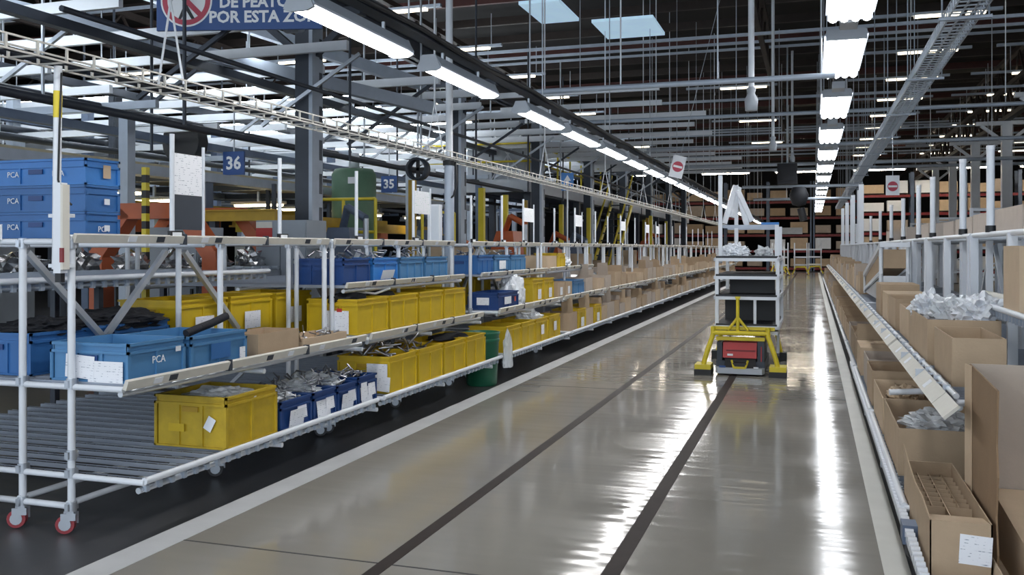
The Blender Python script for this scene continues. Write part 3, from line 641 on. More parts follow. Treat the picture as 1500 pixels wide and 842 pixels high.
# lower level
t = L_crate('large worn yellow crate standing alone on the lower rollers', YELD, -3.50, 4.88, .58, .33, ZL); sticker(t, .13, -.2915, .12, .06, .09, 'y', WHITE, 'torn_label', tilt=.5); sticker(t, -.1, -.2915, .1, .12, .05, 'y', YEL, 'faded_label')
heap('plastic_bag', 'clear plastic bag filling the large worn yellow crate', 'bag', PLAS, .22, .23, .08, (-3.775, 5.17, ZL+.24), 7, .35)
for i, (y, s) in enumerate(((5.50, .42), (5.94, .34), (6.30, .32), (6.64, .33))):
    t = L_crate(('first', 'second', 'third', 'fourth')[i]+' dark blue bin with white papers on the lower level, counted from the camera', BLUD, -3.50, y, s, .20 if i < 3 else .22, ZL, ncol=2)
    sticker(t, .2785, -.02, .0, .19, .13, 'x', tilt=.12*(-1)**i); sticker(t, .280, .07, .05, .12, .10, 'x', tilt=-.1)
    if i == 3: sticker(t, .279, -.08, .03, .1, .14, 'x')
    tag(stuff(put('metal_parts', scraps(.22, s*.42, .06, .26, 110, 20+i, .0055, .12), METP, None, (-3.775, y+s/2, ZL))), 'jumbled metal parts heaped in the %s dark blue bin' % ('first', 'second', 'third', 'fourth')[i], 'parts')
    if i < 3: heap('plastic_bag', 'crumpled clear bag over the parts in the %s dark blue bin' % ('first', 'second', 'third')[i], 'bag', PLAS, .2, s*.4, .07, (-3.79, y+s/2, ZL+.17), 31+i, .45)
for i in range(4):
    t = L_crate(('first', 'second', 'third', 'fourth')[i]+' yellow crate of the lower level row, counted from the camera', YEL, -3.50, 7.22+.625*i, .578, .32, ZL, sx=.52)
    if i == 0: sticker(t, .14, -.302, .06, .2, .2, 'y'); sticker(t, .2, -.3035, .02, .12, .13, 'y', tilt=.08)
tag(stuff(put('metal_parts', scraps(.2, .5, .25, .40, 80, 44, .009, .16), METP, None, (-3.76, 7.8, ZL))), 'loose metal strips over the first lower yellow crates', 'parts')
tag(put('rubber_seal', blob(.18, .42, .05, 15, 2, .4), CLOTH, None, (-3.76, 9.2, ZL+.29)), 'black rubber parts in the last lower yellow crates before the green bin', 'parts')
# green bin and bag between two racks
t = thing('waste_bin', 'green waste bin on the floor between two left racks', 'bin', (-3.68, 10.03, 0))
put('barrel', MB().lathe([(.17, .0), (.18, .02), (.205, .58), (.215, .60), (.215, .62), (.195, .62), (.165, .04), (0, .04)], 20), GRN, t); put('rim_band', MB().lathe([(.2, .5), (.210, .51), (.210, .54), (.2, .55)], 20), GRN, t)
def bagm():
    mb = blob(.055, .09, .24, 9, 3, .35, 2.0); mb.v = [(x, y, z*1.3) for x, y, z in mb.v]; return mb
tag(put('plastic_bag', bagm(), PLAS, None, (-3.40, 10.16, .20)), 'white plastic bag hanging off the green bin', 'bag')
# third rack
t = L_crate('dark blue crate with white label, at the near end of the third rack', BLUD, -3.60, 10.40, .80, .21, ZM, sx=.4); sticker(t, .2035, -.05, .06, .26, .09, 'x'); sticker(t, .2035, .24, .08, .06, .06, 'x', RED, 'red_mark'); sticker(t, .0, -.4015, .06, .16, .09, 'y')
for i, y in enumerate((10.42, 11.05, 11.68)): L_crate('yellow back row crate behind the dark blue crate, %s from the camera' % nth(i), YEL, -4.36, y, .58, .37, ZM, group='yellow crates behind the dark blue crate')
heap('plastic_bundle', 'upright plastic wrapped bundle on the third rack', 'bundle', PLASW, .16, .2, .3, (-3.82, 11.62, ZM), 21, .25)
heap('plastic_bundle', 'plastic wrapped bundle behind the upright one', 'bundle', PLASW, .16, .2, .24, (-4.1, 12.3, ZM), 23, .25)
for i, y in enumerate((12.1, 12.66)):
    t = L_crate('yellow crate with white paper on the middle level, %s' % ('beside the wrapped bundle', 'second after the wrapped bundle')[i], YEL, -3.68, y, .52, .31, ZM, sx=.4); sticker(t, .2035, .05, .03, .16, .14, 'x'); sticker(t, 0, -.2615, .02, .18, .15, 'y')
t = L_crate('light blue bin among cardboard boxes on the middle level far along', BLU, -3.66, 14.3, .7, .23, ZM, sx=.4); sticker(t, 0, -.3515, .02, .14, .13, 'y')
for i, y in enumerate((13.4, 13.86)):
    t = cardbox('small cardboard box with white label, %s the light blue bin' % ('farther from' if i == 0 else 'right next to'), CARD, .36, .4, .22, (-3.86, y+.2, ZM), group='labelled boxes before the light blue bin'); sticker(t, .1815, 0, .03, .14, .12, 'x'); sticker(t, 0, -.2015, .03, .14, .12, 'y')
for i, (y, m) in enumerate(((10.42, YEL), (11.04, YEL), (11.66, YEL), (12.3, YEL))):
    t = L_crate('yellow crate on the lower level beyond the green bin, %s' % ('nearest the bin', 'second from the bin', 'third, white paper at its corner', 'last before brown boxes')[i], m, -3.50, y, .58, .32, ZL, sx=.5)
    if i >= 2: sticker(t, .0, -.292, .08, .16, .17, 'y'); sticker(t, .2535, .0, .1, .14, .13, 'x')
heap('plastic_bag', 'white plastic bag resting on the yellow crates beyond the green bin', 'bag', PLASW, .18, .22, .12, (-3.7, 12.0, ZL+.26), 41, .35)
for i, (y, m) in enumerate(((13.42, CARD), (13.98, YEL), (14.52, CARD3), (15.1, YEL))):
    if m is YEL: t = L_crate('yellow crate between cardboard boxes on the lower level, %s one' % ('nearer' if i == 1 else 'farther'), m, -3.50, y, .5, .30, ZL, sx=.45); sticker(t, .2285, 0, .02, .2, .15, 'x')
    else: cardbox('brown box next to a yellow crate on the lower level, %s one' % ('nearer' if i == 0 else 'farther'), m, .45, .48, .28, (-3.73, y+.24, ZL), flaps=(0,100,0,0))
# upper level
for i, (y, s, m, lb) in enumerate(((7.05, .5, BLUD, 'dark blue bin, first on the upper level'), (7.62, .52, BLU3, 'bright blue bin with white swoosh, second on the upper level'), (8.2, .55, BLU, 'blue bin, third on the upper level'), (8.82, .6, BLU, 'blue bin, fourth on the upper level'),
        (10.4, .55, BLU2, 'blue bin, first on the upper level past the tall pole'), (11.0, .62, BLU, 'blue bin with white paper on the upper level past the pole'), (11.68, .66, BLU, 'blue bin, third on the upper level past the tall pole'))):
    t = L_crate(lb, m, -3.86, y, s, .23, ZU, sx=.5, ncol=6 if i > 1 else 4)
    if i == 1: sticker(t, .2535, .0, .03, .26, .09, 'x', WHITE, 'white_swoosh', tilt=.3)
    if i == 5: sticker(t, .2535, .0, .05, .26, .11, 'x')
    if i != 5: tag(stuff(put('metal_parts', scraps(.2, s*.4, .12, .30, 26, 60+i, .008, .12), METP, None, (-4.11, y+s/2, ZU))), 'bright metal parts sticking out of the '+lb, 'parts')
cardbox('cardboard box on the upper level before the yellow one', CARD3, .4, .6, .2, (-4.08, 13.75, ZU)); L_crate('yellow crate alone on the upper level', YEL, -3.88, 14.1, .5, .24, ZU, sx=.4)
heap('plastic_bag', 'white bag at the end of the upper level', 'bag', PLASW, .16, .3, .15, (-4.1, 15.1, ZU), 43, .3)
# brown boxes far along the left rack
rn = random.Random(9)
BC = [CARD, CARD2, CARD3, CARD]
for lev, y0, z, xr in (('middle', 15.2, ZM, -3.68), ('lower', 15.75, ZL, -3.52)):
    y = y0; nb = -1
    while y < 45:
        nb += 1
        s = rn.choice((.42, .5, .58)); w = rn.uniform(.36, .5); h = rn.choice((.20, .24, .28))
        cardbox('%s brown box from the camera on the %s level of the far left racks' % (nth(nb), lev), rn.choice(BC), w, s, h, (xr-w/2, y+s/2, z), flaps=rn.choice(((0,0,0,0), (0,105,0,0), (100,0,100,0), (0,0,0,0))), group='brown boxes on the %s level, far left' % lev)
        y += s+rn.uniform(.03, .14)
        if rn.random() < .12 and y < 30: heap('plastic_bag', 'white bag beside the %s brown box of the far %s level' % (nth(nb), lev), 'bag', PLASW, .12, .14, .12, (xr-.2, y+.12, z), rn.randint(50, 90), .3, 2, 'white bags between the far boxes'); y += .32
for k in range(30):
    y = 17+k*1.0
    heap('metal_part', 'bent metal part behind the far left brown boxes, %s from the camera' % nth(k//2), 'parts', METP, .2, .3, .2, (-4.75, y, ZM), 100+k % 5, .5, 2, 'parts behind the far boxes') if k % 2 else cardbox('grey box in the back row of the far left racks, %s from the camera' % nth(k//2), CARD2, .4, .6, .3, (-4.7, y, ZM), group='back row boxes, far left')
# things standing on the top rail
def signpost(i, y, zt, paper=None, label='', group=None):
    t = thing('sign_post', label, 'post', (-3.95, y, 1.665), group=group)
    pipe('post', (0,0,0), (0,0,zt-1.665), .016, WHT, t, 8)
    if paper:
        w, z0, z1, dark = paper
        pipe('second_post', (.0, w+.02, 0), (.0, w+.02, zt-1.72), .011, WHT, t, 8)
        put('paper', lambda: MB().box(-.004, .004, .02, w, z0-1.665, z1-1.665), PAPER if not dark == 2 else PAPERG, t, key=('spp', w, z0, z1))
        if dark == 1: put('dark_panel', lambda: MB().box(-.004, .004, .02, w, 1.72-1.665, z0-1.665), DKST, t)
    put('foot_tag', lambda: MB().box(-.006, .02, -.06, .06, .0, .045), BLK, t, (.02, 0, 0), key='ftag'); put('tag_face', lambda: MB().box(.0205, .022, -.045, .045, .008, .036), WHITE, t, (.02, 0, 0), key='ftf')
signpost(0, 4.93, 2.34, (.30, 1.95, 2.22, 1), 'white post with paper notice over a dark panel on the first rack')
signpost(1, 6.19, 2.30, None, 'bare white post on the first rack, right of the notice')
signpost(2, 7.45, 2.30, None, 'bare white post on the second rack before the green tank')
signpost(3, 8.70, 2.30, (.42, 1.96, 2.20, 2), 'white post with pale green paper left of the tall pole')
ys = [10.39, 11.55, 12.5, 14.16, 15.5, 17.08, 18.19, 19.5, 21.18, 22.6, 24.2, 25.8, 27.2, 28.8, 30.4, 32, 33.6, 35.2, 36.8, 38.4]
for i, y in enumerate(ys):
    p = i in (2, 4, 7, 9, 10)
    signpost(4+i, y, 2.30 if i % 3 else 2.24, (.5, 1.98, 2.18, 2) if p else None, 'white post with a paper sign, %s post beyond the tall pole' % nth(i) if p else 'bare white post on the far left top rail, %s beyond the tall pole' % nth(i), 'far posts with paper signs' if p else 'far bare posts')
# poles carrying the cable ladder
t = thing('support_pole', 'white pole with yellow band rising from the near rack end', 'pole', (-4.035, 4.06, 1.48)); put('pole', MB().cyl((0,0,0), (.015,0,1.14), .023, 12), WHT, t); put('yellow_band', MB().cyl((.0112,0,.85), (.0132,0,1.0), .024, 12), YELP, t)
put('cable', MB().tube([(.04,-.0,1.1), (.045,-.02,.8), (.035,-.02,.5), (.06,-.01,.4), (.11,.0,.36)], .006, 6), BLK, t)
for z in (.02, .3): put('clamp', MB().obox((.04, -.0, z), (.14, .05, .02)), WHT, t)
t = thing('control_box', 'tall pale grey box on the near corner post', 'box', (-3.948, 4.015, 1.46)); put('housing', MB().box(-.032, .018, -.03, .02, 0, .50), WHT, t); put('side_cover', MB().box(.018, .034, -.03, .02, 0.02, .49), CREAM, t); put('red_window', MB().box(.012, .0345, -.031, -.02, .06, .14), REDB, t); put('plug', MB().box(-.03, .01, -.02, .01, -.05, 0), BLK, t)
t = thing('tall_pole', 'tall thick white pole rising through the ceiling grid behind the yellow crates', 'pole', (-4.02, 9.86, .86)); put('pole', MB().cyl((0,0,0), (0,0,6.8), .042, 14), WHT, t); put('sleeve', MB().cyl((.0,0,.0), (0,0,1.72), .058, 14), LTST, t); put('collar', MB().cyl((0,0,1.70), (0,0,1.76), .075, 14), BLK, t)
put('cable', MB().tube([(.08,0,1.74), (.1,-.02,1.5), (.07,-.03,1.35), (-.05,-.04,1.25)], .012, 6), BLK, t)
t = thing('white_box', 'narrow white box fixed beside the tall pole', 'box', (-4.14, 9.72, 1.68)); put('housing', MB().box(-.07, .07, -.05, .05, 0, .42), WHITE, t); put('lid', MB().box(-.07, .07, -.056, -.05, .02, .40), WHT, t)
# ------------------------------------------------------------------ right racks
RK = dict(sd=1, dl=.47, dm=.70, dp=1.25, dd=1.62, du=1.15, db=2.5, zl=.20, zm=.80, zt=1.70)
RY = [5.30+3.05*k for k in range(13)]
for k, y in enumerate(RY):
    r = rack(Y0=y, L=2.95, near=1 if k < 2 else 0, label=('right flow rack nearest the camera, holding large brown boxes', 'second right flow rack, white posts rising above brown boxes')[k] if k < 2 else '%s right flow rack from the camera, wide white posts' % nth(k), group=None if k < 2 else 'far right flow racks', upper=(k == 0), ustart=1.16, uz=1.20, wide=True, **RK)
    put('top_deck', lambda: MB().box(.3, 1.25, .05, 2.9, 0, .015), LTST, r, (0, 0, 1.70), key='rdeck')
    if k == 0:
        put('label_channel', MB().box(-.008, .008, .0, .42, -.05, .045), CREAM, r, (-.605, -.42, .80), rot=(0, R(48), 0)); pipe('lip_pipe', (-.54, -.08, .83), (-.54, 0, .83), .016, ALU, r, 8)
    if k < 5:
        def steps():
            mb = MB()
            for j in range(7): y = .2+j*.4; mb.box(-.02, .02, y-.015, y+.015, .02, .05).box(-.03, .03, y+.16, y+.18, .03, .04)
            return mb
        stuff(put('rail_clip', steps, STEEL, r, (-.55, 0, .80), key='rclip'))
t = thing('roller_dolly', 'low roller shelf at the lower right, carrying the nearest boxes', 'rack', (.47, 3.0, 0))
for x in (.0, .5, 1.0): pipe('side_pipe', (x, 0, .13), (x, 2.27, .13), .02, WHT, t)
for y in (.03, 2.2): pipe('cross_pipe', (0, y, .04), (1.0, y, .04), .015, WHT, t)
for x in (.06, .94):
    for y in (.1, 2.1): caster(t, x, y)
put('deck', MB().box(.03, .97, 0, 2.27, .055, .07), TRK, t)
lipn = 0
LR = mat('white roller wheel', (.66, .69, .74), .3, var=.08)
t = thing('lip_roller_rail', 'rail of small white roller wheels along the right rack edge', 'roller rail', (.455, 3.0, .19))
put('rail', MB().box(-.016, .016, 0, 9.0, -.045, -.012), STEEL, t)
for k in range(92): put('roller_wheel', lambda: MB().cyl((-.02, 0, 0), (.02, 0, 0), .022, 10), LR, t, (0, .03+.072*k, .0), key='lrw')
stuff(put('roller_wheels', (lambda mb: [mb.cyl((-.02, 6.66+.055*k, 0), (.02, 6.66+.055*k, 0), .024, 6) for k in range(42)] and mb)(MB()), LR, t))
put('bracket', MB().box(-.03, .05, 1.9, 2.02, -.06, .035), BLUEST, t)
for y in (.6, 3.6, 5.6, 8.0): put('bracket', lambda: MB().box(-.02, .03, -.03, .03, -.06, .0), STEEL, t, (0, y, 0), key='lrb')
# compartment box
ct = thing('divider_box', 'long open brown box with a grid of cardboard dividers, lower right', 'box', (.62, 5.02, .072))
a, b, h = .125, .60, .322
put('body', MB().box(-a, a, -b, b, 0, .006).box(-a, -a+.006, -b, b, 0, h).box(a-.006, a, -b, b, 0, h).box(-a, a, -b, -b+.006, 0, h).box(-a, a, b-.006, b, 0, h), CARD, ct)
for j in range(9): put('divider', lambda: MB().box(-a+.008, a-.008, -.002, .002, 0, .25), CARD3, ct, (0, (-.36, -.12, -.03, .06, .15, .24, .33, .42, .51)[j], .01), key='dvx')
for j in range(3): put('divider', lambda: MB().box(-.002, .002, -.35 if j == 1 else -.11, .58, 0, .25), CARD3, ct, (-.06+.06*j, 0, .012), key=('dvy', j == 1))
put('flap', MB().box(-a+.008, a-.008, 0, .19, 0, .005), CARD3, ct, (0, -b+.01, h-.005), rot=(R(-8), 0, 0))
put('torn_edge', MB().prism([(-b, 0), (b, 0), (b, .09), (.35, .05), (.0, .02), (-.3, .03), (-b, .01)], 'x', -.003, .003), CARD, ct, (-a, 0, h))
sticker(ct, .055, -b-.001, .14, .13, .13, 'y', tilt=.05)
# big cut open carton
bc = thing('cut_open_carton', 'very large brown carton with its side cut open, right edge foreground', 'box', (1.10, 4.40, .072))
X0, X1, Y0, Y1, H = -.33, .42, -1.0, .82, .93
put('far_wall', MB().box(X0, X1, Y1-.008, Y1, 0, H), CARD2, bc); put('back_wall', MB().box(X1-.008, X1, Y0, Y1-.008, 0, H), CARD2, bc)
put('bottom', MB().box(X0, X1-.008, Y0, Y1-.008, 0, .008), CARD3, bc)
put('cut_side', MB().prism([(Y1-.008, 0), (Y1-.008, H), (.06, H-.03), (.09, .66), (.06, .52), (.10, .34), (.06, .18), (.1, .0)], 'x', X0, X0+.008), CARDD, bc)
put('side_flap', MB().obox((X0-.012, Y1-.06, H/2), (.006, .10, H), Matrix.Rotation(R(8), 3, 'Z')), CARD3, bc)
put('lower_flap', MB().prism([(.5, .16), (-1.0, .16), (-1.0, .0), (.48, .0)], 'x', -.003, .003), CARD3, bc, (X0-.03, 0, .0), rot=(0, R(6), 0))
put('inner_liner', MB().prism([(Y1-.02, .01), (-.6, .01), (-.6, .20), (Y1-.02, .30)], 'x', X0+.1, X1-.02), CARD3, bc)
put('near_wall', MB().box(X0, X1, Y0, Y0+.008, 0, .25), CARD2, bc)
# lower row of open boxes
def rbox(label, m, x0, x1, y0, y1, z, h, **kw): return cardbox(label, m, x1-x0, y1-y0, h, ((x0+x1)/2, (y0+y1)/2, z), **kw)
ZR, ZRM = .205, .805
rbox('open brown box with clear film inside, lower right behind the divider box', CARD, .50, 1.04, 6.05, 7.2, ZR, .29, flaps=(0, 0, 0, 0))
heap('plastic_film', 'crumpled clear film in the open brown box, lower right', 'bag', PLAS, .2, .34, .08, (.78, 6.5, ZR+.22), 52, .4)
tag(put('film_roll', MB().cyl((0,0,0), (.34,.05,.02), .022, 10), WHITE, None, (.54, 7.26, ZR+.33)), 'white tube lying between two open lower right boxes', 'tube')
rbox('open brown box with pale flaps, second behind the divider box', CARD3, .50, 1.0, 7.35, 8.4, ZR, .27, flaps=(0, 0, 70, 0))
heap('paper_wad', 'brown packing paper in the open box with pale flaps', 'paper', CARD3, .16, .3, .1, (.72, 7.9, ZR+.16), 53, .4)
rbox('brown box with dark slot, third behind the divider box', CARD, .50, .98, 8.65, 9.4, ZR, .31, flaps=(0, 0, 100, 0))
rbox('brown box, fourth behind the divider box', CARD2, .52, .98, 9.6, 10.4, ZR, .30, flaps=(0, 0, 80, 0))
rbox('brown box with red printed marks, fifth behind the divider box', CARD3, .50, .98, 10.65, 11.5, ZR, .30, flaps=(0, 0, 0, 0), closed=True)
y = 11.8; rn = random.Random(21); nb = -1
while y < 44:
    nb += 1
    s = rn.uniform(.6, .95); rbox('%s brown box from the camera on the lower level, far right racks' % nth(nb), rn.choice(BC), .51, .96, y, y+s, ZR, rn.uniform(.24, .34), flaps=rn.choice(((0,0,0,0), (100,0,80,0), (0,0,95,0))), group='lower boxes, far right'); y += s+.12
# middle level
rbox('large open brown box nearest on the middle level, right of the aisle', CARD, .76, 1.04, 5.75, 6.55, ZRM, .28, flaps=(0, 0, 0, 0))
rbox('large brown box heaped with white plastic bags', CARD, .74, 1.19, 6.75, 8.0, ZRM, .31, flaps=(0, 0, 0, 0))
for i, (x, y, z, s, m) in enumerate(((.86, 7.85, .26, .13, PLASW), (1.0, 7.5, .25, .17, PLAS), (1.12, 7.1, .28, .16, PLASW))):
    heap('plastic_bag', ('white ring shaped bag at the far end of the bag filled box', 'clear bag in the middle of the bag filled box', 'white bag at the near end of the bag filled box')[i], 'bag', m, s, .26, .14, (x, y, ZRM+z), 70+i, .45)
tag(put('beige_handle', MB().cyl((0,0,0), (.2,-.35,-.03), .035, 10).cyl((.0,0,0), (-.14,.2,.03), .045, 10), CREAM, None, (1.30, 7.0, ZRM+.42)), 'beige handled part lying above the bag filled box', 'part')
tag(put('cable_coil', MB().tube([(.0,0,0), (.1,-.1,.06), (.16,-.3,-.02), (.1,-.42,.05), (.24,-.5,.0)], .01, 6), BLK, None, (1.3, 6.8, ZRM+.42)), 'black cable draped by the beige handled part', 'cable')
t = rbox('tall brown box with raised back flap behind the bag filled box', CARD3, .78, 1.20, 8.3, 9.3, ZRM, .27, flaps=(0, 0, 90, 0))
rbox('brown box pair beyond the raised flap box, nearer one', CARD, .76, 1.16, 9.5, 10.3, ZRM, .30, flaps=(0, 0, 0, 0)); rbox('brown box pair beyond the raised flap box, farther one', CARD3, .76, 1.16, 10.45, 11.2, ZRM, .30, flaps=(0, 0, 0, 0), closed=True)
rbox('wide brown box with stapled lid, before the tilted tray', CARD, .76, 1.18, 11.5, 12.3, ZRM, .36, flaps=(0, 0, 0, 0), closed=True)
y = 16.8; nb = -1
while y < 44:
    nb += 1
    s = rn.uniform(.5, .9); rbox('%s brown box from the camera on the middle level, far right racks' % nth(nb), rn.choice(BC), .78, 1.18, y, y+s, ZRM, rn.uniform(.25, .5), flaps=rn.choice(((0,0,0,0), (0,0,95,0))), group='middle boxes, far right'); y += s+.15
# tilted tray
t = thing('tilted_tray', 'white framed tilted tray holding a brown carton, right of the aisle', 'tray', (.84, 12.6, .84))
for x in (0, .32):
    sbar('side_frame', (x, 0, .80), (x, 4.0, .30), .04, .07, WHT, t); pipe('tray_leg', (x, .05, 0), (x, .05, .82), .025, WHT, t); pipe('tray_leg', (x, 3.9, 0), (x, 3.9, .36), .02, WHT, t)
    sbar('lower_frame', (x, 0, .45), (x, 4.0, .05), .03, .05, WHT, t)
put('carton_panel', MB().prism([(.06, .5), (.06, .74), (3.9, .28), (3.9, .1)], 'x', .02, .3), CARD, t)
put('white_liner', MB().prism([(.06, .06), (.06, .40), (3.9, .06), (3.9, .01)], 'x', .02, .3), PLASW, t)
for y in (0, 4.0): put('end_bar', lambda: MB().box(-.02, .34, -.02, .02, -.03, .03), WHT, t, (0, y, .80-.125*y), key='teb')
# top of the right racks
for i, (x, y, s, w, h) in enumerate(((1.75, 9.0, 1.5, .6, .26), (1.75, 10.6, 1.0, .55, .25), (1.8, 12.0, 1.3, .55, .25), (1.8, 13.5, 1.0, .5, .24), (1.8, 16.3, 1.2, .5, .28), (1.8, 20, 1.2, .5, .3), (1.8, 24, 1.2, .5, .3))):
    cardbox('flat grey brown box on top of the right racks, %s' % ('nearest', 'second', 'third', 'fourth', 'fifth', 'sixth', 'farthest')[i], CARD2, w, s, h, (x+w/2, y+s/2, 1.716), closed=True)
t = cardbox('brown box with dark printed signs at the right edge, upper level', CARD3, .42, .48, .40, (1.385, 6.36, 1.205), closed=True)
for z in (.08, .2, .3): put('printed_mark', lambda: MB().box(-.05, .05, -.001, 0, 0, .05), BLK, t, (.06, -.241, z-.03), key='pmk')
for i, (u, y, zt) in enumerate(((0, 7.5, 2.34), (1, 8.8, 2.36), (2, 10.9, 2.36), (3, 12.3, 2.36), (4, 14.3, 2.3), (5, 16.4, 2.3), (6, 19, 2.3), (7, 22, 2.3), (8, 25.5, 2.3), (9, 29, 2.3))):
    t = thing('rail_post', 'round white post clamped on the right rack top rail, %s' % ('nearest', 'second')[i] if i < 2 else 'round white post on the right top rail, %s from the camera' % nth(i), 'post', (1.25, y, 1.715), group=None if i < 2 else 'far right rail posts')
    pipe('pole', (0,0,0), (0,0,zt-1.715), .028, WHT, t, 12); put('foot_clamp', lambda: MB().cyl((0,0,0), (0,0,.05), .036, 12), BLK, t, key='rpf'); put('cap', lambda: MB().cyl((0,0,0), (0,0,.03), .030, 12), WHITE, t, (0,0,zt-1.73), key='rpc')
# second row of frames, lockers and uprights behind the right racks
for k in range(9):
    t = thing('steel_stand', 'white square steel stand behind the right racks, %s from the camera' % nth(k), 'frame', (3.4+.5*(k % 2), 9.5+3.3*k, 0), group='frames behind the right racks')
    for x in (0, 1.2): put('upright', lambda: MB().box(-.035, .035, -.035, .035, 0, 2.5), WHT, t, (x, 0, 0), key='wfu')
    for z in (.9, 1.6, 2.46): put('rail', lambda: MB().box(0, 1.2, -.03, .03, -.03, .03), WHT, t, (0, 0, z), key='wfr')
    sbar('diagonal_brace', (0, 0, .9), (1.2, 0, 1.6), .03, .03, WHT, t)
t = thing('panel_wall', 'grey corrugated partition behind the white right hand posts', 'partition', (5.2, 24.5, 0))
put('sheet', (lambda mb: [mb.box(i*.5, i*.5+.47, 0, .05+.02*(i % 2), 0, 4.3) for i in range(20)] and mb)(MB()), GREYB, t)
for i in range(21): put('batten', lambda: MB().box(-.04, .04, -.05, 0, 0, 4.4), GREYL, t, (i*.5-.01, 0, 0), key='pwb')
# ------------------------------------------------------------------ yellow tug with its rack trolley
ag = thing('tug_vehicle', 'red low tug vehicle under a yellow frame, on the dark guide tape', 'vehicle', (-.865, 11.72, 0))
put('chassis', MB().box(-.30, .30, .10, 1.25, .04, .17), DKST, ag)
put('front_bumper', MB().prism([(-.27, -.03), (.27, -.03), (.30, .05), (.30, .16), (-.30, .16), (-.30, .05)], 'z', .025, .095), GREYL, ag)
put('nose_panel', MB().prism([(.03, .09), (.12, .21), (.3, .21), (.3, .09)], 'x', -.19, .19), BLK, ag)
put('sensor', MB().box(-.085, .085, -.01, .08, .095, .16), BLK, ag); put('yellow_latch', MB().box(-.075, .075, -.035, -.012, .09, .115).bar((-.07, -.02, .1), (-.10, .02, .19), .018, .018).bar((.07, -.02, .1), (.10, .02, .19), .018, .018), YELP, ag)
put('hood', MB().prism([(.10, .21), (.15, .40), (.55, .41), (.60, .21)], 'x', -.215, .20), RED, ag)
for i in range(4): put('hood_vent', lambda: MB().box(-.045, .045, -.006, .006, -.01, .01), REDB, ag, (-.13+.09*i, .125, .30), key='hv')
put('warning_lamp', MB().box(-.16, -.09, .105, .14, .235, .26), WHITE, ag)
put('side_panel', MB().box(-.29, -.225, .12, .9, .17, .40), DKST, ag); put('side_panel', MB().box(.21, .29, .12, .9, .17, .42), DKST, ag); put('red_strip', MB().box(.25, .262, .11, .12, .13, .36), RED, ag)
put('badge', MB().box(-.25, -.17, -.032, -.028, .10, .125), SIGNB, ag); put('badge', MB().box(.17, .23, -.032, -.028, .10, .12), WHITE, ag)
for x in (-.26, .26): put('wheel', lambda: MB().cyl((-.03,0,0), (.03,0,0), .075, 14), WHEEL, ag, (x*.9, .95, .078), key='agw')
fy = thing('yellow_guard_frame', 'yellow tubular guard frame standing over the red tug', 'frame', (-.865, 11.80, 0))
for s in (-1, 1):
    x1 = .46 if s > 0 else .45
    put('leg', MB().tube([(s*.335, .0, .60), (s*.335, .0, .50), (s*x1*.93, -.04, .24), (s*x1, -.05, .11)], .030, 8), YELP, fy)
    put('foot', MB().box(s*x1-.10, s*x1+.10, -.14, .16, .07, .13), YELP, fy); put('foot_pad', MB().box(s*x1-.105, s*x1+.105, -.16, .18, .0, .07), BLK, fy)
put('cross_bar', MB().tube([(-.335, 0, .525), (.335, 0, .525)], .030, 8), YELP, fy); put('cross_bar', MB().box(-.30, .30, .02, .06, .43, .475), YELP, fy)
put('tow_mast', MB().tube([(-.03, .02, .55), (-.03, .02, .97)], .022, 8), YELP, fy); put('mast_cap', MB().box(-.06, .0, -.01, .05, .96, .985), YELP, fy)
put('mast_brace', MB().tube([(-.15, .02, .56), (-.03, .02, .72), (.10, .02, .56)], .018, 8), YELP, fy)
put('upper_bar', MB().box(-.36, .42, .06, .10, .56, .60), YELP, fy)
for s in (-1, 1): put('side_rail', MB().tube([(s*.335, 0, .5), (s*.36, 1.6, .5), (s*.44, 1.7, .12)], .028, 8), YELP, fy); put('rear_foot', MB().box(s*.44-.08, s*.44+.08, 1.6, 1.8, .0, .12), BLK, fy)
tr = thing('shelf_trolley', 'tall white trolley with black shelves behind the yellow guard frame', 'trolley', (-.79, 11.95, .0))
a, L = .375, 1.55
for x in (-a, a):
    for y in (0, L): put('post', lambda: MB().box(-.022, .022, -.022, .022, 0, .90), WHT, tr, (x, y, .58), key='tp1')
for x, y, z1 in ((-a+.02, .25, 2.55), (-a+.16, L*.7, 2.35), (a-.02, .3, 1.9), (a-.02, L, 1.9)): put('tall_post', MB().box(-.025, .025, -.025, .025, 1.4, z1), WHT, tr, (x, y, 0))
for i, z in enumerate((.60, .97, 1.23, 1.46)):
    put('shelf_rim', lambda: MB().box(-a-.04, a+.02, -.03, -.005, -.03, .01).box(-a-.04, -a-.015, -.03, L, -.03, .01).box(a-.005, a+.02, -.03, L, -.03, .01).box(-a-.04, a+.02, L-.02, L, -.03, .01), WHT, tr, (0, 0, z), key='tsr')
    put('shelf_mat', lambda: MB().box(-a-.012, a-.008, -.028, L-.03, -.02, .035), BLKM, tr, (0, 0, z+.0), key='tsm')
put('back_panel', MB().box(-a+.12, a-.05, .5, .53, .99, 1.21), BLK, tr); put('back_panel', MB().box(-a+.05, a-.05, .6, .63, .63, .94), BLK, tr); put('middle_post', MB().box(.08, .115, .0, .035, .60, .95), WHT, tr)
put('left_side_panel', MB().box(-a-.02, -a-.005, .05, .5, 1.0, 1.2), LTST, tr)
put('top_rail', MB().box(-a, a, .28, .32, 1.86, 1.90), LTST, tr); put('top_rail', MB().box(-a, a, L-.02, L+.02, 1.86, 1.90), LTST, tr); put('blue_band', MB().box(.16, .38, .27, .33, 1.90, 1.93), BLU3, tr)
for s in (-1, 1): put('caster_wheel', MB().cyl((s*.33-.02, L-.1, .06), (s*.33+.02, L-.1, .06), .06, 12), WHEEL, tr); put('base_leg', MB().box(s*.33-.02, s*.33+.02, L-.12, L-.08, .1, .58), WHT, tr)
put('base_frame', MB().box(-a, a, .0, L, .5, .545), WHT, tr)
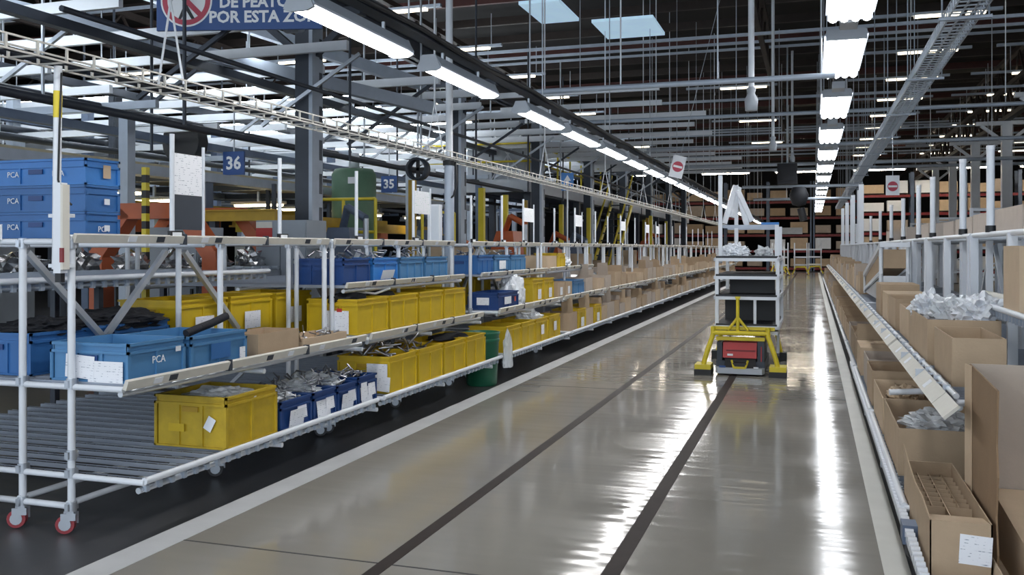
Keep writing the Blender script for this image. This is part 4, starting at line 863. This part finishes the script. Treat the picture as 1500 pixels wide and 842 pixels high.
hk = thing('white_plastic_sleeve', 'folded white plastic sleeves hooked high on the shelf trolley', 'sleeve', (-.98, 12.25, 1.90))
for i, (p, q) in enumerate((((-.12, 0, .02), (.02, .05, .52)), ((.02, .05, .52), (.16, .1, .0)), ((-.02, 0, .1), (.06, .08, .5)), ((.05, 0, .45), (.22, .1, .05)))): put('sleeve', MB().bar(p, q, .05, .06), WHITE if i % 2 else PLASW, hk)
heap('white_part', 'white moulded parts standing on the top black shelf of the trolley', 'parts', WHITE, .16, .12, .12, (-.97, 12.35, 1.495), 83, .6)
tag(put('white_part', blob(.12, .12, .09, 85, 3, .6), PLAS, None, (-.62, 12.7, 1.495)), 'white bundle on the top shelf of the trolley, right side', 'parts')
# ------------------------------------------------------------------ far end: red pallet racking
for side, (xa, n, yy) in enumerate(((-11.6, 4, 66), (-.6+3.5, 4, 60), (.1, 1, 66.0))):
    for b in range(n):
        t = thing('pallet_rack', 'dark red pallet rack bay, %s %s' % (nth(b), ('from the left, left of the aisle end', 'from the left, right of the aisle end', 'straight at the aisle end')[side]), 'rack', (xa+2.9*b if side < 2 else xa, yy, 0), group='far pallet rack bays')
        for x in (0, 2.8): put('upright', lambda: MB().box(-.05, .05, -.05, .05, 0, 6.2).box(-.05, .05, .95, 1.05, 0, 6.2), BLUEST, t, (x, 0, 0), key='pru')
        for zi, z in enumerate((.15, 1.35, 2.45, 3.65, 4.75)):
            put('beam', lambda: MB().box(0, 2.8, -.04, .04, -.07, .09), REDB, t, (0, 0, z), key='prb'); put('beam', lambda: MB().box(0, 2.8, .96, 1.04, -.07, .09), REDB, t, (0, 0, z), key='prb')
            put('deck', lambda: MB().box(0, 2.8, 0, 1, .07, .09), BRN, t, (0, 0, z), key='prd')
            for j in range(2):
                if rn.random() < .05: continue
                w = rn.choice((1.0, 1.15)); hh = rn.choice((.62, .75, .85)); m = rn.choice((CARD3, CARD2, CARD3, WHITE, CARD))
                o = thing('pallet_box', 'palletised box, level %s, %s half of %s bay %s' % (('one','two','three','four','five')[zi], ('left','right')[j], nth(b), ('left of the aisle end','right of the aisle end','straight at the aisle end')[side]), 'box', (t.location.x+.1+1.35*j+w/2, yy+.5, z+.09), group='boxes on the far racking')
                put('carton', lambda: MB().box(-w/2, w/2, -.45, .45, .1, hh), m, o, key=('plb', w, hh)); put('pallet', lambda: MB().box(-w/2, w/2, -.45, .45, .06, .1).box(-w/2, -w/2+.1, -.45, .45, 0, .06).box(w/2-.1, w/2, -.45, .45, 0, .06), BRN, o, key=('plp', w))
for i, (x, y) in enumerate(((-2.05, 55), (-1.0, 56), (-2.4, 60), (-.2, 58))):
    t = thing('tug_trolley', 'white trolley with yellow base at the far aisle end, %s' % ('second from the left', 'third from the left', 'leftmost and farthest', 'rightmost')[i], 'trolley', (x, y, 0), group='far trolleys')
    for a in (0, .7):
        for b in (0, .8): put('post', lambda: MB().box(-.03, .03, -.03, .03, .1, 1.9), WHT, t, (a, b, 0), key='ttp')
    for z in (.6, 1.05, 1.5): put('shelf', lambda: MB().box(-.03, .73, 0, .8, -.03, .03), DKST, t, (0, 0, z), key='tts'); put('shelf_edge', lambda: MB().box(-.05, .75, -.03, .0, -.04, .05), WHT, t, (0, 0, z), key='tte')
    put('yellow_base', lambda: MB().bar((-.12, -.1, .05), (.1, -.1, .5), .07, .07).bar((.82, -.1, .05), (.6, -.1, .5), .07, .07).box(.05, .65, -.14, -.06, .44, .52), YELP, t, key='tty')
t = thing('grey_banner', 'pale banner on the red racking beyond the aisle', 'sign', (-1.1, 65.8, 2.55)); put('panel', MB().box(-1.0, .45, -.04, 0, 0, .45), GREYL, t)
# ------------------------------------------------------------------ assembly line behind the left racks
def cab(label, x, y, w, d, h, m, z=0, name='control_cabinet', cat='cabinet', n=2, group=None):
    t = thing(name, label, cat, (x, y, z), group=group)
    put('body', lambda: MB().box(-w/2, w/2, 0, d, .08, h).box(-w/2+.03, w/2-.03, .03, d-.03, 0, .08), m, t, key=('cabb', w, d, h))
    for j in range(n):
        dr = put('door', lambda: MB().box(.01, w/n-.01, -.02, 0, .12, h-.04), m, t, (-w/2+j*w/n, 0, 0), key=('cabd', w, h, n)); put('handle', lambda: MB().box(w/n-.08, w/n-.05, -.04, -.02, h*.5, h*.6), BLK, dr, key=('cabh', w, h, n))
    return t
def arch(label, x, y, m, w=1.6, zt=2.15):
    t = thing('machine_arch', label, 'machine', (x, y, 0))
    for s in (-1, 1): put('leg', lambda: MB().box(-.09, .09, -.1, .1, 0, zt-.45), m, t, (s*w/2, 0, 0), key=('al', zt)); sbar('shoulder', (s*w/2, 0, zt-.5), (s*(w/2-.4), 0, zt), .2, .18, m, t)
    put('lintel', lambda: MB().box(-w/2+.35, w/2-.35, -.1, .1, zt-.09, zt+.09), m, t, key=('ali', w, zt)); return t
arch('orange red machine arch left of the paper notice', -7.1, 8.6, ORG, 1.55, 2.02)
arch('orange red machine arch farther back behind the notice', -8.6, 11.5, ORG, 2.0, 2.1)
t = thing('assembly_gantry', 'long grey gantry beam over the assembly line', 'gantry', (-9, 6, 0))
put('beam', MB().box(-.15, .15, 0, 17.5, 2.62, 2.76), LTST, t); put('beam', MB().box(-3.2, -2.9, 0, 17.5, 2.62, 2.76), BLUEST, t)
for k in range(4): put('gantry_post', lambda: MB().box(-.09, .09, -.09, .09, 0, 2.62), BLUEST, t, (0, .6+5.4*k, 0), key='gp')
for k in range(7): put('cross_tie', lambda: MB().box(-3.0, 0, -.06, .06, 2.64, 2.74), DKST, t, (0, 1+2.4*k, 0), key='gt')
put('warm_panel', MB().box(-2.9, -.2, .2, 17, 2.80, 2.84), mat('cream duct cover', (.50, .44, .30), .6, var=.2), t)
for k in range(9):
    t = thing('line_lamp', 'warm lamp under the assembly gantry, %s from the camera' % nth(k), 'light', (-9.9-.8*(k % 2), 7.2+1.9*k, 2.42), group='assembly line lamps')
    put('tube', lambda: MB().box(-.5, .5, -.05, .05, -.04, 0), LMPA, t, key='aln'); put('tray', lambda: MB().box(-.55, .55, -.09, .09, 0, .05), CREAM, t, key='alt'); put('bracket', lambda: MB().box(-.02, .02, -.02, .02, .05, .24), STEEL, t, key='alb')
for i, (x, y, z, L) in enumerate(((-9.3, 9.4, 2.08, 6), (-8.4, 12.0, 1.95, 5), (-10.5, 17, 2.0, 8))):
    t = thing('yellow_hoist_beam', 'mustard yellow hoist beam over the assembly line, %s' % ('nearest', 'second', 'farthest')[i], 'beam', (x, y, z)); put('beam', MB().box(-.10, .10, 0, L, 0, .2), MUS, t); put('flange', MB().box(-.16, .16, 0, L, -.03, 0), MUS, t)
    for k in range(3): put('trolley_block', lambda: MB().box(-.16, .16, -.2, .2, -.25, -.03), ORG, t, (0, L*(.2+.3*k), 0), key='ytb'); put('hanger', lambda: MB().box(-.03, .03, -.03, .03, .2, .7), DKST, t, (0, L*(.2+.3*k), 0), key='yth')
for i, (x, y, z, w, m) in enumerate(((-8.35, 11.0, 1.98, 1.25, MUS), (-8.3, 11.8, 1.84, 1.3, YELP), (-11.2, 14.4, 2.1, 2.4, MUS))):
    t = thing('yellow_cross_conveyor', 'yellow cross conveyor beam behind the paper notice, %s from the camera' % nth(i), 'conveyor', (x, y, z)); put('beam', MB().box(0, w, 0, .16, 0, .14), m, t); put('flange', MB().box(0, w, -.04, .2, .14, .16), m, t)
    for q in (.2, w-.2): put('leg', lambda: MB().box(-.05, .05, .03, .13, -z, 0), DKST, t, (q, 0, 0), key=('ycl', z))
for i in range(8):
    t = thing('hanging_white_strip', 'tall white strip post by the tilted tray, %s from the camera' % nth(i), 'post', (1.0+.06*(i % 2), 21+2.1*i, 1.72), group='tall strip posts far right')
    put('strip', lambda: MB().box(-.05, .05, -.02, .02, 0, 1.25), WHT, t, key='hws'); put('foot', lambda: MB().box(-.08, .30, -.04, .04, -.03, 0), WHT, t, key='hwf')
t = thing('striped_post', 'yellow and black striped post behind the blue crate stack', 'post', (-7.0, 8.3, 0))
for k in range(14): put('stripe', lambda: MB().box(-.03, .03, -.03, .03, 0, .085), YELP if k % 2 else BLK, t, (0, 0, 1.3+.085*k), key='stp')
put('core', MB().box(-.03, .03, -.03, .03, 0, 1.3), YELP, t)
t = cab('grey control cabinet with a red panel on the assembly line', -6.55, 10.3, .75, .5, 1.96, GREYB); put('red_panel', MB().box(-.36, -.12, -.03, -.02, 1.62, 1.86), RED, t); put('cream_panel', MB().box(-.36, -.12, -.028, -.02, 1.86, 1.94), CREAM, t)
cab('dark grey cabinet behind the orange red arch', -7.4, 9.2, .8, .5, 1.85, GREYB)
cab('grey cabinet at the left end of the assembly line', -10.5, 9.0, 1.2, .6, 2.2, GREYB, group=None)
t = thing('green_tank', 'large dull green tank inside yellow railing', 'tank', (-8.32, 15.6, 0)); put('shell', MB().lathe([(.0, 1.2), (.34, 1.2), (.42, 1.3), (.42, 3.0), (.36, 3.1), (0, 3.12)], 24), GRNT, t); put('drum', MB().lathe([(0, 3.12), (.1, 3.12), (.1, 3.4), (0, 3.42)], 14), WHT, t); put('label_plate', MB().box(.1, .25, -.43, -.39, 2.8, 2.92), WHITE, t)
for a in range(4): put('leg', lambda: MB().box(-.05, .05, -.05, .05, 0, 1.25), DKST, t, (.28*math.cos(a*1.57+.78), .28*math.sin(a*1.57+.78), 0), key='gtl')
def railing(label, x, y, n, z0, h, step, ax='x', m=YELP, name='safety_railing'):
    t = thing(name, label, 'railing', (x, y, z0)); d = Vector((1,0,0)) if ax == 'x' else Vector((0,1,0))
    for k in range(n+1): p = d*k*step; pipe('post', p, p+Vector((0,0,h)), .03, m, t, 8)
    for z in (h*.5, h): pipe('rail', Vector((0,0,z)), d*n*step+Vector((0,0,z)), .028, m, t, 8)
    return t
railing('yellow railing in front of the green tank', -8.4, 14.2, 2, 1.3, 1.15, .62); railing('yellow railing right of the green tank', -6.9, 15.6, 2, 1.1, 1.2, .8, 'y'); 
t = thing('platform_base', 'dark machine base carrying the green tank railing', 'machine', (-7.9, 15.2, 0)); put('deck', MB().box(-1.0, 1.2, -1.1, 1.4, 1.05, 1.15), MUS, t)
for x in (-.9, 1.1):
    for y in (-1.0, 1.3): put('leg', lambda: MB().box(-.06, .06, -.06, .06, 0, 1.05), MUS, t, (x, y, 0), key='pbl')
# mezzanine
mz = thing('mezzanine_platform', 'grey mezzanine platform with yellow railing left of the light row', 'platform', (-9.0, 24, 0))
put('deck', MB().box(-1.6, 1.6, 0, 34, 3.30, 3.42), BLUEST, mz); put('edge_beam', MB().box(1.5, 1.62, 0, 34, 3.15, 3.5), GREYL, mz); put('edge_beam', MB().box(-1.6, 1.6, -.06, 0, 3.15, 3.5), GREYL, mz)
for k in range(6):
    for x in (-1.5, 1.5): put('platform_leg', lambda: MB().box(-.1, .1, -.1, .1, 0, 3.3), DKST, mz, (x, .2+5.5*k, 0), key='mzl')
for k in range(23): pipe('rail_post', (1.55, .1+1.5*k, 3.5), (1.55, .1+1.5*k, 4.5), .03, YELP if k < 7 else LTST, mz, 6)
for z in (4.0, 4.5): pipe('guard_rail', (1.55, 0, z), (1.55, 10, z), .03, YELP, mz); pipe('guard_rail', (1.55, 10, z), (1.55, 34, z), .03, LTST, mz); pipe('guard_rail', (-1.6, 0, z), (1.55, 0, z), .03, YELP, mz)
cab('tall pale grey cabinet on the mezzanine, left one', -9.05, 24.5, .75, 1.4, 1.55, GREYL, 3.42, n=1); cab('tall grey cabinet with cross brace on the mezzanine', -8.15, 24.5, .95, 1.4, 1.5, GREYL, 3.42, n=1)
t = thing('cross_brace', 'pale cross brace in front of the mezzanine cabinets', 'brace', (-8.15, 24.35, 3.42))
for p, q in (((-.5, 0, .1), (.5, 0, 1.5)), ((.5, 0, .1), (-.5, 0, 1.5)), ((.0, 0, 0), (0, 0, 1.7))): sbar('brace_bar', p, q, .03, .03, WHITE, t)
st = thing('steel_stair', 'yellow steel stair beside the mezzanine', 'stairs', (-7.3, 30, 0))
for s in (0, .8): sbar('stringer', (s, 0, 0), (s, 4.4, 3.35), .05, .2, YELP, st); sbar('hand_rail', (s, 0, 1.0), (s, 4.4, 4.35), .05, .05, YELP, st)
for k in range(12): put('tread', lambda: MB().box(0, .8, -.12, .12, -.02, .02), DKST, st, (0, .35+.35*k, .25+.27*k), key='tread')
# clutter of the assembly area, each its own thing
rn = random.Random(33)
t = thing('parts_conveyor', 'roller conveyor carrying metal parts behind the first left rack', 'conveyor', (-6.9, 5.4, 0)); put('bed', MB().box(-.35, .35, 0, 7, 1.22, 1.32), STEEL, t); 
for k in range(5): put('leg', lambda: MB().box(-.3, -.24, -.03, .03, 0, 1.22).box(.24, .3, -.03, .03, 0, 1.22), DKST, t, (0, .2+1.6*k, 0), key='pcl')
for k in range(36): put('roller', lambda: MB().cyl((-.34, 0, 0), (.34, 0, 0), .03, 8), LTST, t, (0, .1+.19*k, 1.34), key='pcr')
for k in range(9): heap('metal_casting', 'bright metal casting on the parts conveyor, %s from the camera' % nth(k), 'part', CAST, .16, .2, .15, (-6.9, 5.8+.72*k, 1.37), 120+k, .6, 3, 'castings on the conveyor')
for i in range(6): cab('machine cabinet deep in the assembly area, %s from the camera' % nth(i), -8.2-rn.uniform(0, 5), 7.5+i*1.7, rn.uniform(.5, 1.0), .5, rn.uniform(1.2, 2.0), rn.choice((DKST, BLUEST, GREYB)), group='deep machine cabinets')
for i in range(13):
    x = -6.3-rn.uniform(0, 2.2); y = 14.2+i*2.1
    if 28 < y < 36: x = -11.5
    c = rn.choice((MUS, ORG, BLUEST, ORG, BLUEST, GREYB)); t = thing('machine_tool', 'machine tool with bent arm behind the left racks, %s from the camera' % nth(i), 'machine', (x, y, 0), group='assembly machines')
    h = rn.uniform(1.3, 2.0); put('base', MB().box(-.45, .45, -.4, .4, 0, h*.55), DKST, t); put('head', MB().prism([(-.4, h*.55), (.4, h*.55), (.3, h), (-.1, h)], 'y', -.35, .35), c, t)
    put('arm', MB().tube([(0, 0, h), (.2, -.2, h+.35), (.6, -.3, h+.15)], .07, 8), c, t); put('spindle', MB().cyl((.6, -.3, h+.15), (.6, -.3, h-.3), .05, 8), STEEL, t)
for i in range(12):
    x = -6.2-rn.uniform(0, 1.6); y = 16+i*2.6
    t = thing('yellow_column', 'yellow painted post of the assembly area, %s from the camera' % nth(i), 'post', (x, y, 0), group='yellow posts'); put('shaft', lambda: MB().box(-.06, .06, -.06, .06, 0, 2.9), YELP if i % 3 else MUS, t, key=('yc', i % 3 == 0)); put('foot', lambda: MB().box(-.14, .14, -.14, .14, 0, .02), DKST, t, key='ycf')
for i in range(20):
    x = -5.6-rn.uniform(0, 1.2); y = 12+i*1.6; z = 0
    t = thing('stack_rack', 'grey steel stand behind the left racks, %s from the camera' % nth(i), 'stand', (x, y, 0), group='stands behind the left racks'); put('stand', lambda: MB().box(-.4, .4, -.4, .4, .85, .9).box(-.4, -.34, -.4, -.34, 0, .85).box(.34, .4, -.4, -.34, 0, .85).box(-.4, -.34, .34, .4, 0, .85).box(.34, .4, .34, .4, 0, .85), STEEL, t, key='sks')
    if i % 2 == 0: cardbox('brown box on the %s grey stand behind the left racks' % nth(i), rn.choice(BC), .6, .6, rn.uniform(.3, .8), (x, y, .9), group='boxes on the stands')
for i in range(40):
    y = 8+i*1.05; x = -11-rn.uniform(0, 9)
    t = thing('line_upright', 'upright with cross arm deep in the assembly line, %s from the camera' % nth(i), 'post', (x, y, 0), group='deep uprights'); put('shaft', lambda: MB().box(-.08, .08, -.08, .08, 0, 4.3), (BLUEST, LTST, DKST)[i % 3], t, key=('lu', i % 3)); put('arm', lambda: MB().box(-.9, .9, -.04, .04, 3.0, 3.1), (BLUEST, LTST, DKST)[i % 3], t, key=('lua', i % 3))
t = thing('cable_reel', 'black cable reel hanging near the number 36 sign', 'reel', (-9.6, 12.3, 3.3)); put('drum', MB().cyl((0,-.12,0), (0,.12,0), .35, 16), BLK, t); pipe('hanger', (0,0,.3), (0,0,1.0), .02, STEEL, t)
t = thing('vent_drum', 'black round fan housing left of the tall pole', 'fan', (-6.9, 15.4, 3.05)); put('ring', MB().lathe([(.17, -.1), (.21, -.1), (.21, .1), (.17, .1)], 20), DKST, t).rotation_euler = (R(90), 0, 0); put('blades', MB().box(-.18, .18, -.02, .02, -.03, .03).box(-.03, .03, -.02, .02, -.18, .18), BLK, t); pipe('hanger', (0,0,.2), (0,0,1.6), .02, STEEL, t)
